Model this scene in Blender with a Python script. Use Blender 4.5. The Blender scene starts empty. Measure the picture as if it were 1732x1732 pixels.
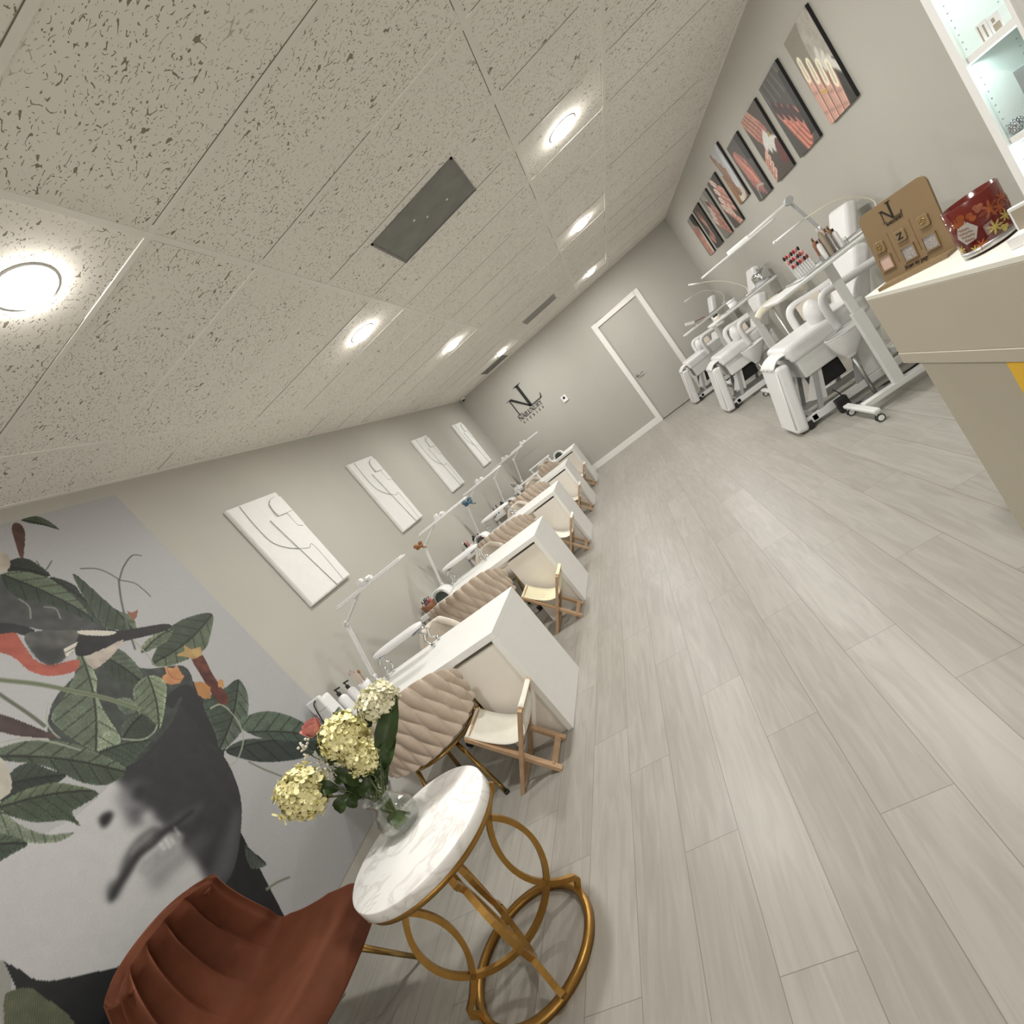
import bpy, bmesh, math, random
import numpy as np
from mathutils import Vector, Matrix
sc = bpy.context.scene
COL = sc.collection
PI = math.pi
W, D, H, YB = 4.66, 10.67, 2.673, -3.0      # room: width, far wall, ceiling, wall behind the camera

# ------------------------------------------------------------------ camera, world, lights, exposure
cam_d = bpy.data.cameras.new('camera'); cam = bpy.data.objects.new('camera', cam_d); COL.objects.link(cam)
cam_d.sensor_width = 36.0; cam_d.lens = 921.03/1732*36
cam_d.shift_x = (866-882.55)/1732; cam_d.shift_y = (947.45-866)/1732
cam_d.clip_start = 0.05
cam.matrix_world = Matrix(((0.766893, 0.556452, 0.319744, 2.58166), (0.147840, 0.331644, -0.931749, 0.0),
                           (-0.624514, 0.761823, 0.172070, 1.38968), (0, 0, 0, 1)))
sc.camera = cam
world = bpy.data.worlds.new('world'); sc.world = world; world.use_nodes = True
world.node_tree.nodes['Background'].inputs[0].default_value = (1.0, 0.97, 0.93, 1)
world.node_tree.nodes['Background'].inputs[1].default_value = 0.0
sc.view_settings.view_transform = 'Standard'; sc.view_settings.look = 'None'
sc.view_settings.gamma = 1.0; sc.view_settings.use_curve_mapping = False
sc.view_settings.exposure = 0.06
LAMP_W = 20.0
LAMP_C = (1.0, 0.985, 0.955)
LAMPS = [(x, y) for y in (1.588, 4.01, 6.435, 9.48) for x in (1.362, 3.176)]
def area(name, loc, rot, sx, sy, w, col, shape='RECTANGLE', spread=PI):
    l = bpy.data.lights.new(name, 'AREA'); l.shape = shape; l.size = sx; l.size_y = sy
    l.energy = w; l.color = col; l.spread = spread
    o = bpy.data.objects.new(name, l); COL.objects.link(o); o.location = loc; o.rotation_euler = rot
    return o
for i, (x, y) in enumerate(LAMPS):
    area('downlight_lamp', (x, y, H-0.034), (0, 0, 0), 0.15, 0.15, LAMP_W, LAMP_C, 'DISK')
# shop window behind the camera: soft warm daylight
area('shopfront_daylight', (2.4, YB+0.06, 1.35), (PI/2, 0, 0), 3.2, 2.0, 48.0, (1.0, 0.94, 0.86))

# ------------------------------------------------------------------ materials
def lin(c):
    return tuple((v/12.92 if v <= 0.04045 else ((v+0.055)/1.055)**2.4) for v in c)
def rgb(r, g, b, k=1.0):
    return tuple(min(v*k, 0.9) for v in lin((r/255, g/255, b/255)))
MATS = {}
def mat(name, col, rough=0.5, metal=0.0, var=0.04, scale=18.0, bump=0.0, bscale=60.0, trans=0.0, ior=1.45, emit=0.0, coat=0.0, sheen=0.0, alpha=1.0):
    m = bpy.data.materials.new(name); m.use_nodes = True; MATS[name] = m
    nt = m.node_tree; b = nt.nodes['Principled BSDF']
    b.inputs['Roughness'].default_value = rough; b.inputs['Metallic'].default_value = metal
    b.inputs['IOR'].default_value = ior; b.inputs['Transmission Weight'].default_value = trans
    b.inputs['Coat Weight'].default_value = coat; b.inputs['Sheen Weight'].default_value = sheen
    b.inputs['Alpha'].default_value = alpha
    tc = nt.nodes.new('ShaderNodeTexCoord')
    n = nt.nodes.new('ShaderNodeTexNoise'); n.inputs['Scale'].default_value = scale; n.inputs['Detail'].default_value = 3
    nt.links.new(tc.outputs['Object'], n.inputs['Vector'])
    r = nt.nodes.new('ShaderNodeValToRGB')
    r.color_ramp.elements[0].position = 0.3; r.color_ramp.elements[1].position = 0.7
    r.color_ramp.elements[0].color = tuple(max(0, v*(1-var)) for v in col)+(1,)
    r.color_ramp.elements[1].color = tuple(min(1, v*(1+var)) for v in col)+(1,)
    nt.links.new(n.outputs['Fac'], r.inputs['Fac']); nt.links.new(r.outputs['Color'], b.inputs['Base Color'])
    if emit > 0:
        b.inputs['Emission Color'].default_value = tuple(col)+(1,); b.inputs['Emission Strength'].default_value = emit
    if bump > 0:
        n2 = nt.nodes.new('ShaderNodeTexNoise'); n2.inputs['Scale'].default_value = bscale; n2.inputs['Detail'].default_value = 2
        nt.links.new(tc.outputs['Object'], n2.inputs['Vector'])
        bp = nt.nodes.new('ShaderNodeBump'); bp.inputs['Strength'].default_value = bump; bp.inputs['Distance'].default_value = 0.004
        nt.links.new(n2.outputs['Fac'], bp.inputs['Height']); nt.links.new(bp.outputs['Normal'], b.inputs['Normal'])
    return m
def attr_mat(name, rough=0.55):
    m = bpy.data.materials.new(name); m.use_nodes = True; nt = m.node_tree
    a = nt.nodes.new('ShaderNodeVertexColor'); a.layer_name = 'paint'
    b = nt.nodes['Principled BSDF']; b.inputs['Roughness'].default_value = rough
    nt.links.new(a.outputs['Color'], b.inputs['Base Color'])
    return m

WALL = mat('wall_paint', (0.445, 0.433, 0.39), 0.6, var=0.015, scale=3, bump=0.03, bscale=250)
WHITE = mat('white_laminate', (0.86, 0.86, 0.835), 0.32, var=0.012)
CREAMW = mat('cream_panel', (0.84, 0.80, 0.73), 0.4, var=0.012)
TRIMW = mat('white_trim_paint', (0.82, 0.81, 0.77), 0.4, var=0.012)
GOLD = mat('brushed_gold', (0.40, 0.225, 0.06), 0.36, 0.85, var=0.08, scale=30)
BRASS = mat('polished_brass', (0.50, 0.33, 0.12), 0.22, 1.0, var=0.08)
CHROME = mat('chrome', (0.62, 0.63, 0.64), 0.12, 1.0, var=0.02)
STEEL = mat('brushed_steel', (0.50, 0.50, 0.50), 0.35, 0.9, var=0.05)
BLACK = mat('black_plastic', (0.014, 0.014, 0.015), 0.45, var=0.1)
RUBBER = mat('dark_rubber', (0.03, 0.032, 0.035), 0.7, var=0.1)
BEIGEV = mat('beige_velvet', (0.56, 0.46, 0.37), 0.75, var=0.05, scale=40, bump=0.05, bscale=300, sheen=0.3)
CREAMV = mat('cream_upholstery', (0.68, 0.61, 0.52), 0.7, var=0.03, sheen=0.2)
RUST = mat('rust_velvet', (0.105, 0.033, 0.016), 0.7, var=0.2, scale=7, bump=0.05, bscale=350, sheen=0.0)
_b = RUST.node_tree.nodes['Principled BSDF']; _b.inputs['Sheen Weight'].default_value = 0.55; _b.inputs['Sheen Roughness'].default_value = 0.35; _b.inputs['Sheen Tint'].default_value = (0.85, 0.36, 0.22, 1); _b.inputs['Specular IOR Level'].default_value = 0.15
WOOD = mat('light_oak', (0.50, 0.33, 0.20), 0.5, var=0.12, scale=25)
PLASTER = mat('white_relief_plaster', (0.80, 0.80, 0.775), 0.8, var=0.02, bump=0.04, bscale=90)
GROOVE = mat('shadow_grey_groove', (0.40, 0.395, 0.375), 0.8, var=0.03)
CANVAS = mat('natural_canvas', (0.80, 0.78, 0.69), 0.85, var=0.03, bump=0.08, bscale=500)
CANVASY = mat('cream_yellow_canvas', (0.80, 0.75, 0.54), 0.85, var=0.03, bump=0.08, bscale=500)
VINYL = mat('white_vinyl', (0.76, 0.76, 0.76), 0.38, var=0.015, bump=0.04, bscale=30)
ENAMEL = mat('white_enamel_metal', (0.74, 0.74, 0.73), 0.35, var=0.015)
GREYM = mat('grey_painted_metal', (0.40, 0.41, 0.41), 0.4, 0.2, var=0.03)
PLAST = mat('white_plastic', (0.80, 0.80, 0.80), 0.3, var=0.01)
CREAMP = mat('cream_vinyl', (0.74, 0.70, 0.58), 0.45, var=0.02)
GLASS = mat('clear_glass', (1, 1, 1), 0.01, trans=1.0, var=0.0, ior=1.22)
ACRYL = mat('clear_acrylic', (0.93, 0.95, 0.95), 0.06, trans=0.9, var=0.0, ior=1.2)
COUNTER = mat('counter_taupe_panel', (0.47, 0.43, 0.345), 0.5, var=0.02, scale=4)
COUNTERTOP = mat('counter_cream_top', (0.84, 0.83, 0.74), 0.3, var=0.01)
YELLOW = mat('yellow_sign', (0.86, 0.52, 0.03), 0.5, var=0.02)
VENT = mat('grey_vent_panel', (0.205, 0.205, 0.190), 0.55, var=0.14, scale=7)
VENT2 = mat('pale_vent_panel', (0.36, 0.355, 0.33), 0.55, var=0.10, scale=9)
BULB = mat('lamp_diffuser', (1.0, 0.95, 0.86), 0.5, emit=85.0, var=0)
LEDW = mat('cold_led_strip', (0.70, 1.0, 0.97), 0.5, emit=2.0, var=0)
INK = mat('black_ink', (0.01, 0.01, 0.01), 0.5, var=0)
KRAFT = mat('gold_kraft_acrylic', (0.225, 0.155, 0.082), 0.35, var=0.03, scale=3)
TAN = mat('taupe_card', (0.36, 0.31, 0.24), 0.5, var=0.03)
LEAFG = mat('dark_green_leaf', (0.030, 0.058, 0.014), 0.45, var=0.35, scale=25)
LEAFL = mat('mid_green_leaf', (0.085, 0.13, 0.040), 0.45, var=0.3, scale=25)
STEMG = mat('green_stem', (0.10, 0.13, 0.045), 0.5, var=0.2)
HYD = mat('pale_yellow_petal', (0.86, 0.81, 0.45), 0.6, var=0.10, scale=30)
HYDW = mat('ivory_petal', (0.82, 0.79, 0.58), 0.6, var=0.08, scale=30)
PINK = mat('pink_petal', (0.78, 0.37, 0.34), 0.55, var=0.15, scale=60)
BUDW = mat('white_bud', (0.72, 0.69, 0.60), 0.6, var=0.1)
SILVER = mat('silver_foil', (0.55, 0.55, 0.56), 0.25, 1.0, var=0.2, scale=40)
REDP = mat('red_polish', (0.32, 0.025, 0.020), 0.25, var=0.2)
ROSEP = mat('rose_polish', (0.62, 0.20, 0.19), 0.3, var=0.15)
BROWNP = mat('brown_wicker', (0.22, 0.10, 0.05), 0.6, var=0.2)
BLUEP = mat('slate_blue_fabric', (0.06, 0.12, 0.17), 0.6, var=0.2)
COPPER = mat('copper_fabric', (0.30, 0.13, 0.04), 0.5, var=0.2)
GREYBOX = mat('grey_card_box', (0.26, 0.28, 0.28), 0.6, var=0.05)
LILAC = mat('glitter_square', (0.30, 0.28, 0.27), 0.35, var=0.5, scale=400)
BLUSH = mat('blush_square', (0.55, 0.39, 0.33), 0.4, var=0.03)
WAX = mat('dark_red_wax_jar', (0.09, 0.006, 0.004), 0.12, var=0.1, coat=0.6)
PAPER = mat('grey_paper_label', (0.40, 0.37, 0.35), 0.5, var=0.05)
OLIVE = mat('gold_leaf_print', (0.42, 0.33, 0.09), 0.35, var=0.25, scale=90)
RUSTL = mat('rust_leaf_print', (0.30, 0.075, 0.022), 0.35, var=0.25, scale=90)
DARKGLASS = mat('smoked_window', (0.05, 0.06, 0.05), 0.15, var=0.05)
MARBLE_ = None

def ceiling_mat():
    m = bpy.data.materials.new('fissured_ceiling_tile'); m.use_nodes = True; nt = m.node_tree; L = nt.links
    b = nt.nodes['Principled BSDF']; b.inputs['Roughness'].default_value = 0.85
    tc = nt.nodes.new('ShaderNodeTexCoord')
    mp = nt.nodes.new('ShaderNodeMapping'); L.new(tc.outputs['Object'], mp.inputs[0]); mp.inputs['Scale'].default_value = (0.8, 1.25, 1)
    def noise(s, d=0, off=0.0, dist=0.0):
        n = nt.nodes.new('ShaderNodeTexNoise'); n.inputs['Scale'].default_value = s; n.inputs['Detail'].default_value = d
        n.inputs['Distortion'].default_value = dist
        mm = nt.nodes.new('ShaderNodeMapping'); mm.inputs['Location'].default_value = (off, off*1.7, 0)
        L.new(mp.outputs[0], mm.inputs[0]); L.new(mm.outputs[0], n.inputs['Vector']); return n.outputs['Fac']
    def mth(op, a, c, cl=False):
        n = nt.nodes.new('ShaderNodeMath'); n.operation = op; n.use_clamp = cl
        for i, v in enumerate((a, c)):
            if isinstance(v, (int, float)): n.inputs[i].default_value = v
            else: L.new(v, n.inputs[i])
        return n.outputs[0]
    def band(fac, w): return mth('LESS_THAN', mth('ABSOLUTE', mth('SUBTRACT', fac, 0.5), 0), w)
    f1 = mth('MULTIPLY', band(noise(26, 0), 0.020), mth('GREATER_THAN', noise(62, 0, 4.1), 0.585))
    f2 = mth('MULTIPLY', band(noise(40, 0, 9.3), 0.023), mth('GREATER_THAN', noise(80, 0, 2.7), 0.61))
    f3 = mth('GREATER_THAN', noise(110, 0, 6.6), 0.755)
    patch = mth('GREATER_THAN', noise(2.6, 1, 12.0), 0.40)
    f = mth('MAXIMUM', mth('MAXIMUM', f1, f2), f3)
    f = mth('MULTIPLY', f, mth('ADD', mth('MULTIPLY', patch, 0.45), 0.5))
    mx = nt.nodes.new('ShaderNodeMix'); mx.data_type = 'RGBA'
    mx.inputs['A'].default_value = (0.85, 0.82, 0.76, 1); mx.inputs['B'].default_value = (0.235, 0.195, 0.145, 1)
    L.new(f, mx.inputs['Factor']); L.new(mx.outputs['Result'], b.inputs['Base Color'])
    return m
def floor_mat():
    m = bpy.data.materials.new('pale_oak_plank_floor'); m.use_nodes = True; nt = m.node_tree; L = nt.links
    b = nt.nodes['Principled BSDF']
    tc = nt.nodes.new('ShaderNodeTexCoord'); sp = nt.nodes.new('ShaderNodeSeparateXYZ'); L.new(tc.outputs['Object'], sp.inputs[0])
    def mth(op, a, c=0.0, cl=False):
        n = nt.nodes.new('ShaderNodeMath'); n.operation = op; n.use_clamp = cl
        for i, v in enumerate((a, c)):
            if isinstance(v, (int, float)): n.inputs[i].default_value = v
            else: L.new(v, n.inputs[i])
        return n.outputs[0]
    pw, pl = 0.1975, 1.21
    u = mth('DIVIDE', mth('SUBTRACT', sp.outputs[0], 1.681-pw*20), pw); row = mth('FLOOR', u)
    wn = nt.nodes.new('ShaderNodeTexWhiteNoise'); wn.noise_dimensions = '1D'; L.new(row, wn.inputs['W'])
    v = mth('ADD', mth('DIVIDE', sp.outputs[1], pl), mth('ADD', mth('MULTIPLY', row, 0.37), mth('MULTIPLY', wn.outputs['Value'], 0.12)))
    col = mth('FLOOR', v)
    fu = mth('FRACT', u); fv = mth('FRACT', v)
    du = mth('MULTIPLY', mth('MINIMUM', fu, mth('SUBTRACT', 1.0, fu)), pw)
    dv = mth('MULTIPLY', mth('MINIMUM', fv, mth('SUBTRACT', 1.0, fv)), pl)
    gap = mth('LESS_THAN', mth('MINIMUM', du, dv), 0.0012)
    wn2 = nt.nodes.new('ShaderNodeTexWhiteNoise'); wn2.noise_dimensions = '2D'
    cb = nt.nodes.new('ShaderNodeCombineXYZ'); L.new(row, cb.inputs[0]); L.new(col, cb.inputs[1]); L.new(cb.outputs[0], wn2.inputs['Vector'])
    cb2 = nt.nodes.new('ShaderNodeCombineXYZ')
    L.new(mth('MULTIPLY', sp.outputs[0], 26.0), cb2.inputs[0]); L.new(mth('MULTIPLY', sp.outputs[1], 2.2), cb2.inputs[1])
    L.new(mth('MULTIPLY', wn2.outputs['Value'], 40.0), cb2.inputs[2])
    g = nt.nodes.new('ShaderNodeTexNoise'); g.inputs['Scale'].default_value = 1.0; g.inputs['Detail'].default_value = 6; g.inputs['Distortion'].default_value = 1.3
    L.new(cb2.outputs[0], g.inputs['Vector'])
    rp = nt.nodes.new('ShaderNodeValToRGB'); rp.color_ramp.elements[0].position = 0.3; rp.color_ramp.elements[1].position = 0.72
    rp.color_ramp.elements[0].color = (0.300, 0.284, 0.252, 1); rp.color_ramp.elements[1].color = (0.378, 0.362, 0.327, 1)
    tone = mth('ADD', mth('MULTIPLY', wn2.outputs['Value'], 0.22), -0.11)
    L.new(mth('ADD', g.outputs['Fac'], tone), rp.inputs['Fac'])
    mx = nt.nodes.new('ShaderNodeMix'); mx.data_type = 'RGBA'; mx.inputs['B'].default_value = (0.17, 0.145, 0.12, 1)
    L.new(mth('MULTIPLY', gap, 0.85), mx.inputs['Factor']); L.new(rp.outputs['Color'], mx.inputs['A']); L.new(mx.outputs['Result'], b.inputs['Base Color'])
    b.inputs['Roughness'].default_value = 0.37
    bp = nt.nodes.new('ShaderNodeBump'); bp.inputs['Strength'].default_value = 0.12; bp.inputs['Distance'].default_value = 0.002
    L.new(g.outputs['Fac'], bp.inputs['Height']); L.new(bp.outputs['Normal'], b.inputs['Normal'])
    return m
def marble_mat():
    m = mat('white_marble', (0.88, 0.87, 0.85), 0.18, var=0.02); nt = m.node_tree; L = nt.links
    b = nt.nodes['Principled BSDF']; tc = nt.nodes.new('ShaderNodeTexCoord')
    n = nt.nodes.new('ShaderNodeTexNoise'); n.inputs['Scale'].default_value = 4.5; n.inputs['Detail'].default_value = 7; n.inputs['Distortion'].default_value = 1.6
    L.new(tc.outputs['Object'], n.inputs['Vector'])
    r = nt.nodes.new('ShaderNodeValToRGB'); e = r.color_ramp.elements
    e[0].position = 0.47; e[0].color = (0.88, 0.875, 0.855, 1); e[1].position = 0.55; e[1].color = (0.88, 0.875, 0.855, 1)
    k = r.color_ramp.elements.new(0.507); k.color = (0.72, 0.70, 0.67, 1)
    L.new(n.outputs['Fac'], r.inputs['Fac']); L.new(r.outputs['Color'], b.inputs['Base Color'])
    return m
def thin_glass(name):
    m = bpy.data.materials.new(name); m.use_nodes = True; nt = m.node_tree; L = nt.links
    nt.nodes.remove(nt.nodes['Principled BSDF']); out = nt.nodes['Material Output']
    a = nt.nodes.new('ShaderNodeBsdfTransparent'); a.inputs[0].default_value = (0.97, 0.985, 0.975, 1)
    g = nt.nodes.new('ShaderNodeBsdfGlossy'); g.inputs['Roughness'].default_value = 0.02
    f = nt.nodes.new('ShaderNodeLayerWeight'); f.inputs[0].default_value = 0.22
    x = nt.nodes.new('ShaderNodeMixShader'); L.new(f.outputs['Facing'], x.inputs[0]); L.new(a.outputs[0], x.inputs[1]); L.new(g.outputs[0], x.inputs[2]); L.new(x.outputs[0], out.inputs[0])
    return m
GLASS = thin_glass('clear_thin_glass')
CEIL = ceiling_mat(); FLOORM = floor_mat(); MARBLE = marble_mat()
PRINT = attr_mat('printed_picture', 0.5)

# ------------------------------------------------------------------ mesh helpers
class MB:
    def __init__(s): s.v = []; s.f = []; s.sm = []
    def add(s, vs, fs, smooth=False, M=None):
        o = len(s.v)
        for p in vs: s.v.append(tuple(M @ Vector(p)) if M is not None else tuple(p))
        for f in fs: s.f.append([o+i for i in f]); s.sm.append(smooth)
        return s
    def box(s, x0, x1, y0, y1, z0, z1, M=None):
        v = [(x, y, z) for z in (z0, z1) for y in (y0, y1) for x in (x0, x1)]
        return s.add(v, [(0,2,3,1), (4,5,7,6), (0,1,5,4), (2,6,7,3), (0,4,6,2), (1,3,7,5)], False, M)
    def rod(s, p, q, r, r2=None, n=12, smooth=True):
        p, q = Vector(p), Vector(q); r2 = r if r2 is None else r2
        d = (q-p).normalized(); a = d.orthogonal().normalized(); b = d.cross(a)
        vs = []; fs = []
        for c, rr in ((p, r), (q, r2)):
            for i in range(n):
                t = 2*PI*i/n; vs.append(c+a*math.cos(t)*rr+b*math.sin(t)*rr)
        for i in range(n): fs.append((i, (i+1) % n, n+(i+1) % n, n+i))
        s.add(vs, fs, smooth); s.add(vs[:n], [tuple(range(n))[::-1]]); s.add(vs[n:], [tuple(range(n))])
        return s
    def bar(s, p, q, w, h, up=(0, 0, 1)):
        p, q = Vector(p), Vector(q); d = (q-p).normalized(); u = Vector(up); a = d.cross(u)
        if a.length < 1e-4: a = d.orthogonal()
        a.normalize(); b = a.cross(d).normalized()
        vs = [c+a*sx*w/2+b*sy*h/2 for c in (p, q) for sx, sy in ((-1,-1), (1,-1), (1,1), (-1,1))]
        return s.add(vs, [(0,3,2,1), (4,5,6,7), (0,1,5,4), (1,2,6,5), (2,3,7,6), (3,0,4,7)])
    def tube(s, pts, r, n=8, closed=False, smooth=True, sec=None, up=None):
        pts = [Vector(p) for p in pts]; m = len(pts)
        rs = r if isinstance(r, (list, tuple)) else [r]*m
        sec = sec or [(math.cos(2*PI*i/n), math.sin(2*PI*i/n)) for i in range(n)]; n = len(sec)
        vs = []; prev = None
        for i, p in enumerate(pts):
            if closed: d = pts[(i+1) % m]-pts[i-1]
            else: d = pts[min(i+1, m-1)]-pts[max(i-1, 0)]
            d.normalize()
            if up is not None: a = Vector(up)-d*Vector(up).dot(d); 
            elif prev is None: a = d.orthogonal()
            else: a = prev-d*prev.dot(d)
            if a.length < 1e-6: a = d.orthogonal()
            a.normalize(); prev = a; b = d.cross(a)
            for x, y in sec: vs.append(p+a*x*rs[i]+b*y*rs[i])
        fs = []
        for i in range(m if closed else m-1):
            j = (i+1) % m
            for k in range(n): fs.append((i*n+k, i*n+(k+1) % n, j*n+(k+1) % n, j*n+k))
        s.add(vs, fs, smooth)
        if not closed: s.add(vs[:n], [tuple(range(n))[::-1]]); s.add(vs[-n:], [tuple(range(n))])
        return s
    def lathe(s, prof, n=24, M=None, smooth=True):
        vs = []; fs = []
        for r, z in prof:
            for i in range(n): t = 2*PI*i/n; vs.append((r*math.cos(t), r*math.sin(t), z))
        for j in range(len(prof)-1):
            for i in range(n): fs.append((j*n+i, j*n+(i+1) % n, (j+1)*n+(i+1) % n, (j+1)*n+i))
        s.add(vs, fs, smooth, M)
        if prof[0] == prof[-1]: return s
        if prof[0][0] > 1e-4: s.add(vs[:n], [tuple(range(n))[::-1]], False, M)
        if prof[-1][0] > 1e-4: s.add(vs[-n:], [tuple(range(n))], False, M)
        return s
    def ball(s, c, r, sx=1, sy=1, sz=1, n=12, M=None):
        m = n//2; vs = []; fs = []
        for j in range(m+1):
            a = -PI/2+PI*j/m
            for i in range(n):
                t = 2*PI*i/n
                vs.append((c[0]+r*sx*math.cos(a)*math.cos(t), c[1]+r*sy*math.cos(a)*math.sin(t), c[2]+r*sz*math.sin(a)))
        for j in range(m):
            for i in range(n): fs.append((j*n+i, j*n+(i+1) % n, (j+1)*n+(i+1) % n, (j+1)*n+i))
        return s.add(vs, fs, True, M)
    def prism(s, poly, h0, h1, M=None):
        n = len(poly)
        vs = [(x, y, h0) for x, y in poly]+[(x, y, h1) for x, y in poly]
        fs = [tuple(range(n))[::-1], tuple(range(n, 2*n))]+[(i, (i+1) % n, n+(i+1) % n, n+i) for i in range(n)]
        return s.add(vs, fs, False, M)
    def grid(s, fn, nu, nv, smooth=True, M=None):
        vs = [fn(i/nu, j/nv) for j in range(nv+1) for i in range(nu+1)]
        fs = [(j*(nu+1)+i, j*(nu+1)+i+1, (j+1)*(nu+1)+i+1, (j+1)*(nu+1)+i) for j in range(nv) for i in range(nu)]
        return s.add(vs, fs, smooth, M)
    def build(s, name, material, parent=None, bevel=0.0, segs=2, subsurf=0, loc=None, solid=0.0):
        me = bpy.data.meshes.new(name); me.from_pydata([tuple(v) for v in s.v], [], s.f)
        me.polygons.foreach_set('use_smooth', s.sm); me.update()
        bm = bmesh.new(); bm.from_mesh(me); bmesh.ops.remove_doubles(bm, verts=bm.verts, dist=1e-5)
        bmesh.ops.recalc_face_normals(bm, faces=bm.faces); bm.to_mesh(me); bm.free()
        me.materials.append(material)
        o = bpy.data.objects.new(name, me); COL.objects.link(o)
        if parent is not None: o.parent = parent
        if loc is not None: o.location = loc
        if solid: md = o.modifiers.new('solid', 'SOLIDIFY'); md.thickness = solid; md.offset = 0
        if bevel: md = o.modifiers.new('bevel', 'BEVEL'); md.width = bevel; md.segments = segs; md.limit_method = 'ANGLE'; md.angle_limit = 0.6
        if subsurf: md = o.modifiers.new('subsurf', 'SUBSURF'); md.levels = subsurf; md.render_levels = subsurf
        return o
def tag(o, label, cat, group=None, kind=None):
    if label: o['label'] = label
    if cat: o['category'] = cat
    if group: o['group'] = group
    if kind: o['kind'] = kind
    return o
def thing(name, label, cat, loc=(0, 0, 0), rz=0.0, group=None):
    o = bpy.data.objects.new(name, None); COL.objects.link(o); o.location = loc; o.rotation_euler = (0, 0, rz)
    o.empty_display_size = 0.05
    return tag(o, label, cat, group)
def dup(root, loc, label, rz=None, group=None):
    r = root.copy(); COL.objects.link(r); r.location = loc; r['label'] = label
    if rz is not None: r.rotation_euler = (0, 0, rz)
    if group: r['group'] = group
    for ch in list(root.children):
        c = ch.copy(); COL.objects.link(c); c.parent = r
        for g in list(ch.children):
            d = g.copy(); COL.objects.link(d); d.parent = c
    return r
def struct(o, label=None, cat='room'):
    o['kind'] = 'structure'; o['label'] = label or o.name.replace('_', ' '); o['category'] = cat
    return o
def sub(o, label): o['label'] = label; return o
def arc(c, r, a0, a1, n, ax='xz'):
    out = []
    for i in range(n+1):
        t = a0+(a1-a0)*i/n; u, v = r*math.cos(t), r*math.sin(t)
        out.append((c[0]+u, c[1], c[2]+v) if ax == 'xz' else (c[0], c[1]+u, c[2]+v) if ax == 'yz' else (c[0]+u, c[1]+v, c[2]))
    return out
def rrect(x0, x1, y0, y1, r, n=5):
    P = []
    for cx, cy, a in ((x1-r, y1-r, 0), (x0+r, y1-r, PI/2), (x0+r, y0+r, PI), (x1-r, y0+r, 1.5*PI)):
        for i in range(n+1): t = a+PI/2*i/n; P.append((cx+r*math.cos(t), cy+r*math.sin(t)))
    return P
def spline(P, n=8, closed=False):
    P = [Vector(p) for p in P]; m = len(P); out = []
    for i in range(m if closed else m-1):
        p0 = P[(i-1) % m] if closed or i > 0 else P[0]; p1 = P[i]; p2 = P[(i+1) % m]
        p3 = P[(i+2) % m] if closed or i+2 < m else P[-1]
        for k in range(n):
            t = k/n
            out.append(0.5*((2*p1)+(p2-p0)*t+(2*p0-5*p1+4*p2-p3)*t*t+(3*p1-p0-3*p2+p3)*t**3))
    if not closed: out.append(P[-1])
    return out
MXZ = Matrix(((1, 0, 0, 0), (0, 0, -1, 0), (0, 1, 0, 0), (0, 0, 0, 1)))   # prism drawn in x,z, thickness towards -y
MYZ = Matrix(((0, 0, 1, 0), (1, 0, 0, 0), (0, 1, 0, 0), (0, 0, 0, 1)))    # prism drawn in y,z, thickness along x

# ------------------------------------------------------------------ painter for printed pictures (numpy)
def smooth_poly(P, n=6):
    P = np.array(P, float); m = len(P); out = []
    for i in range(m):
        p0, p1, p2, p3 = P[i-1], P[i], P[(i+1) % m], P[(i+2) % m]
        for k in range(n):
            t = k/n; out.append(0.5*((2*p1)+(p2-p0)*t+(2*p0-5*p1+4*p2-p3)*t*t+(3*p1-p0-3*p2+p3)*t**3))
    return np.array(out)
def pip(U, V, P):
    ins = np.zeros(U.shape, bool); n = len(P)
    for i in range(n):
        x0, y0 = P[i-1]; x1, y1 = P[i]
        if y0 == y1: continue
        c = ((y0 > V) != (y1 > V)); ins ^= c & (U < (x1-x0)*(V-y0)/(y1-y0)+x0)
    return ins
def boxblur(m, k):
    for _ in range(2):
        for ax in (0, 1):
            pad = [(0, 0), (0, 0)]; pad[ax] = (k+1, k)
            c = np.cumsum(np.pad(m, pad, mode='edge'), axis=ax)
            n = m.shape[ax]
            a = np.take(c, np.arange(2*k+1, 2*k+1+n), axis=ax); b = np.take(c, np.arange(0, n), axis=ax)
            m = (a-b)/(2*k+1)
    return m
def vnoise(shape, k, rng):
    return boxblur(rng.random(shape), k)
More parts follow.
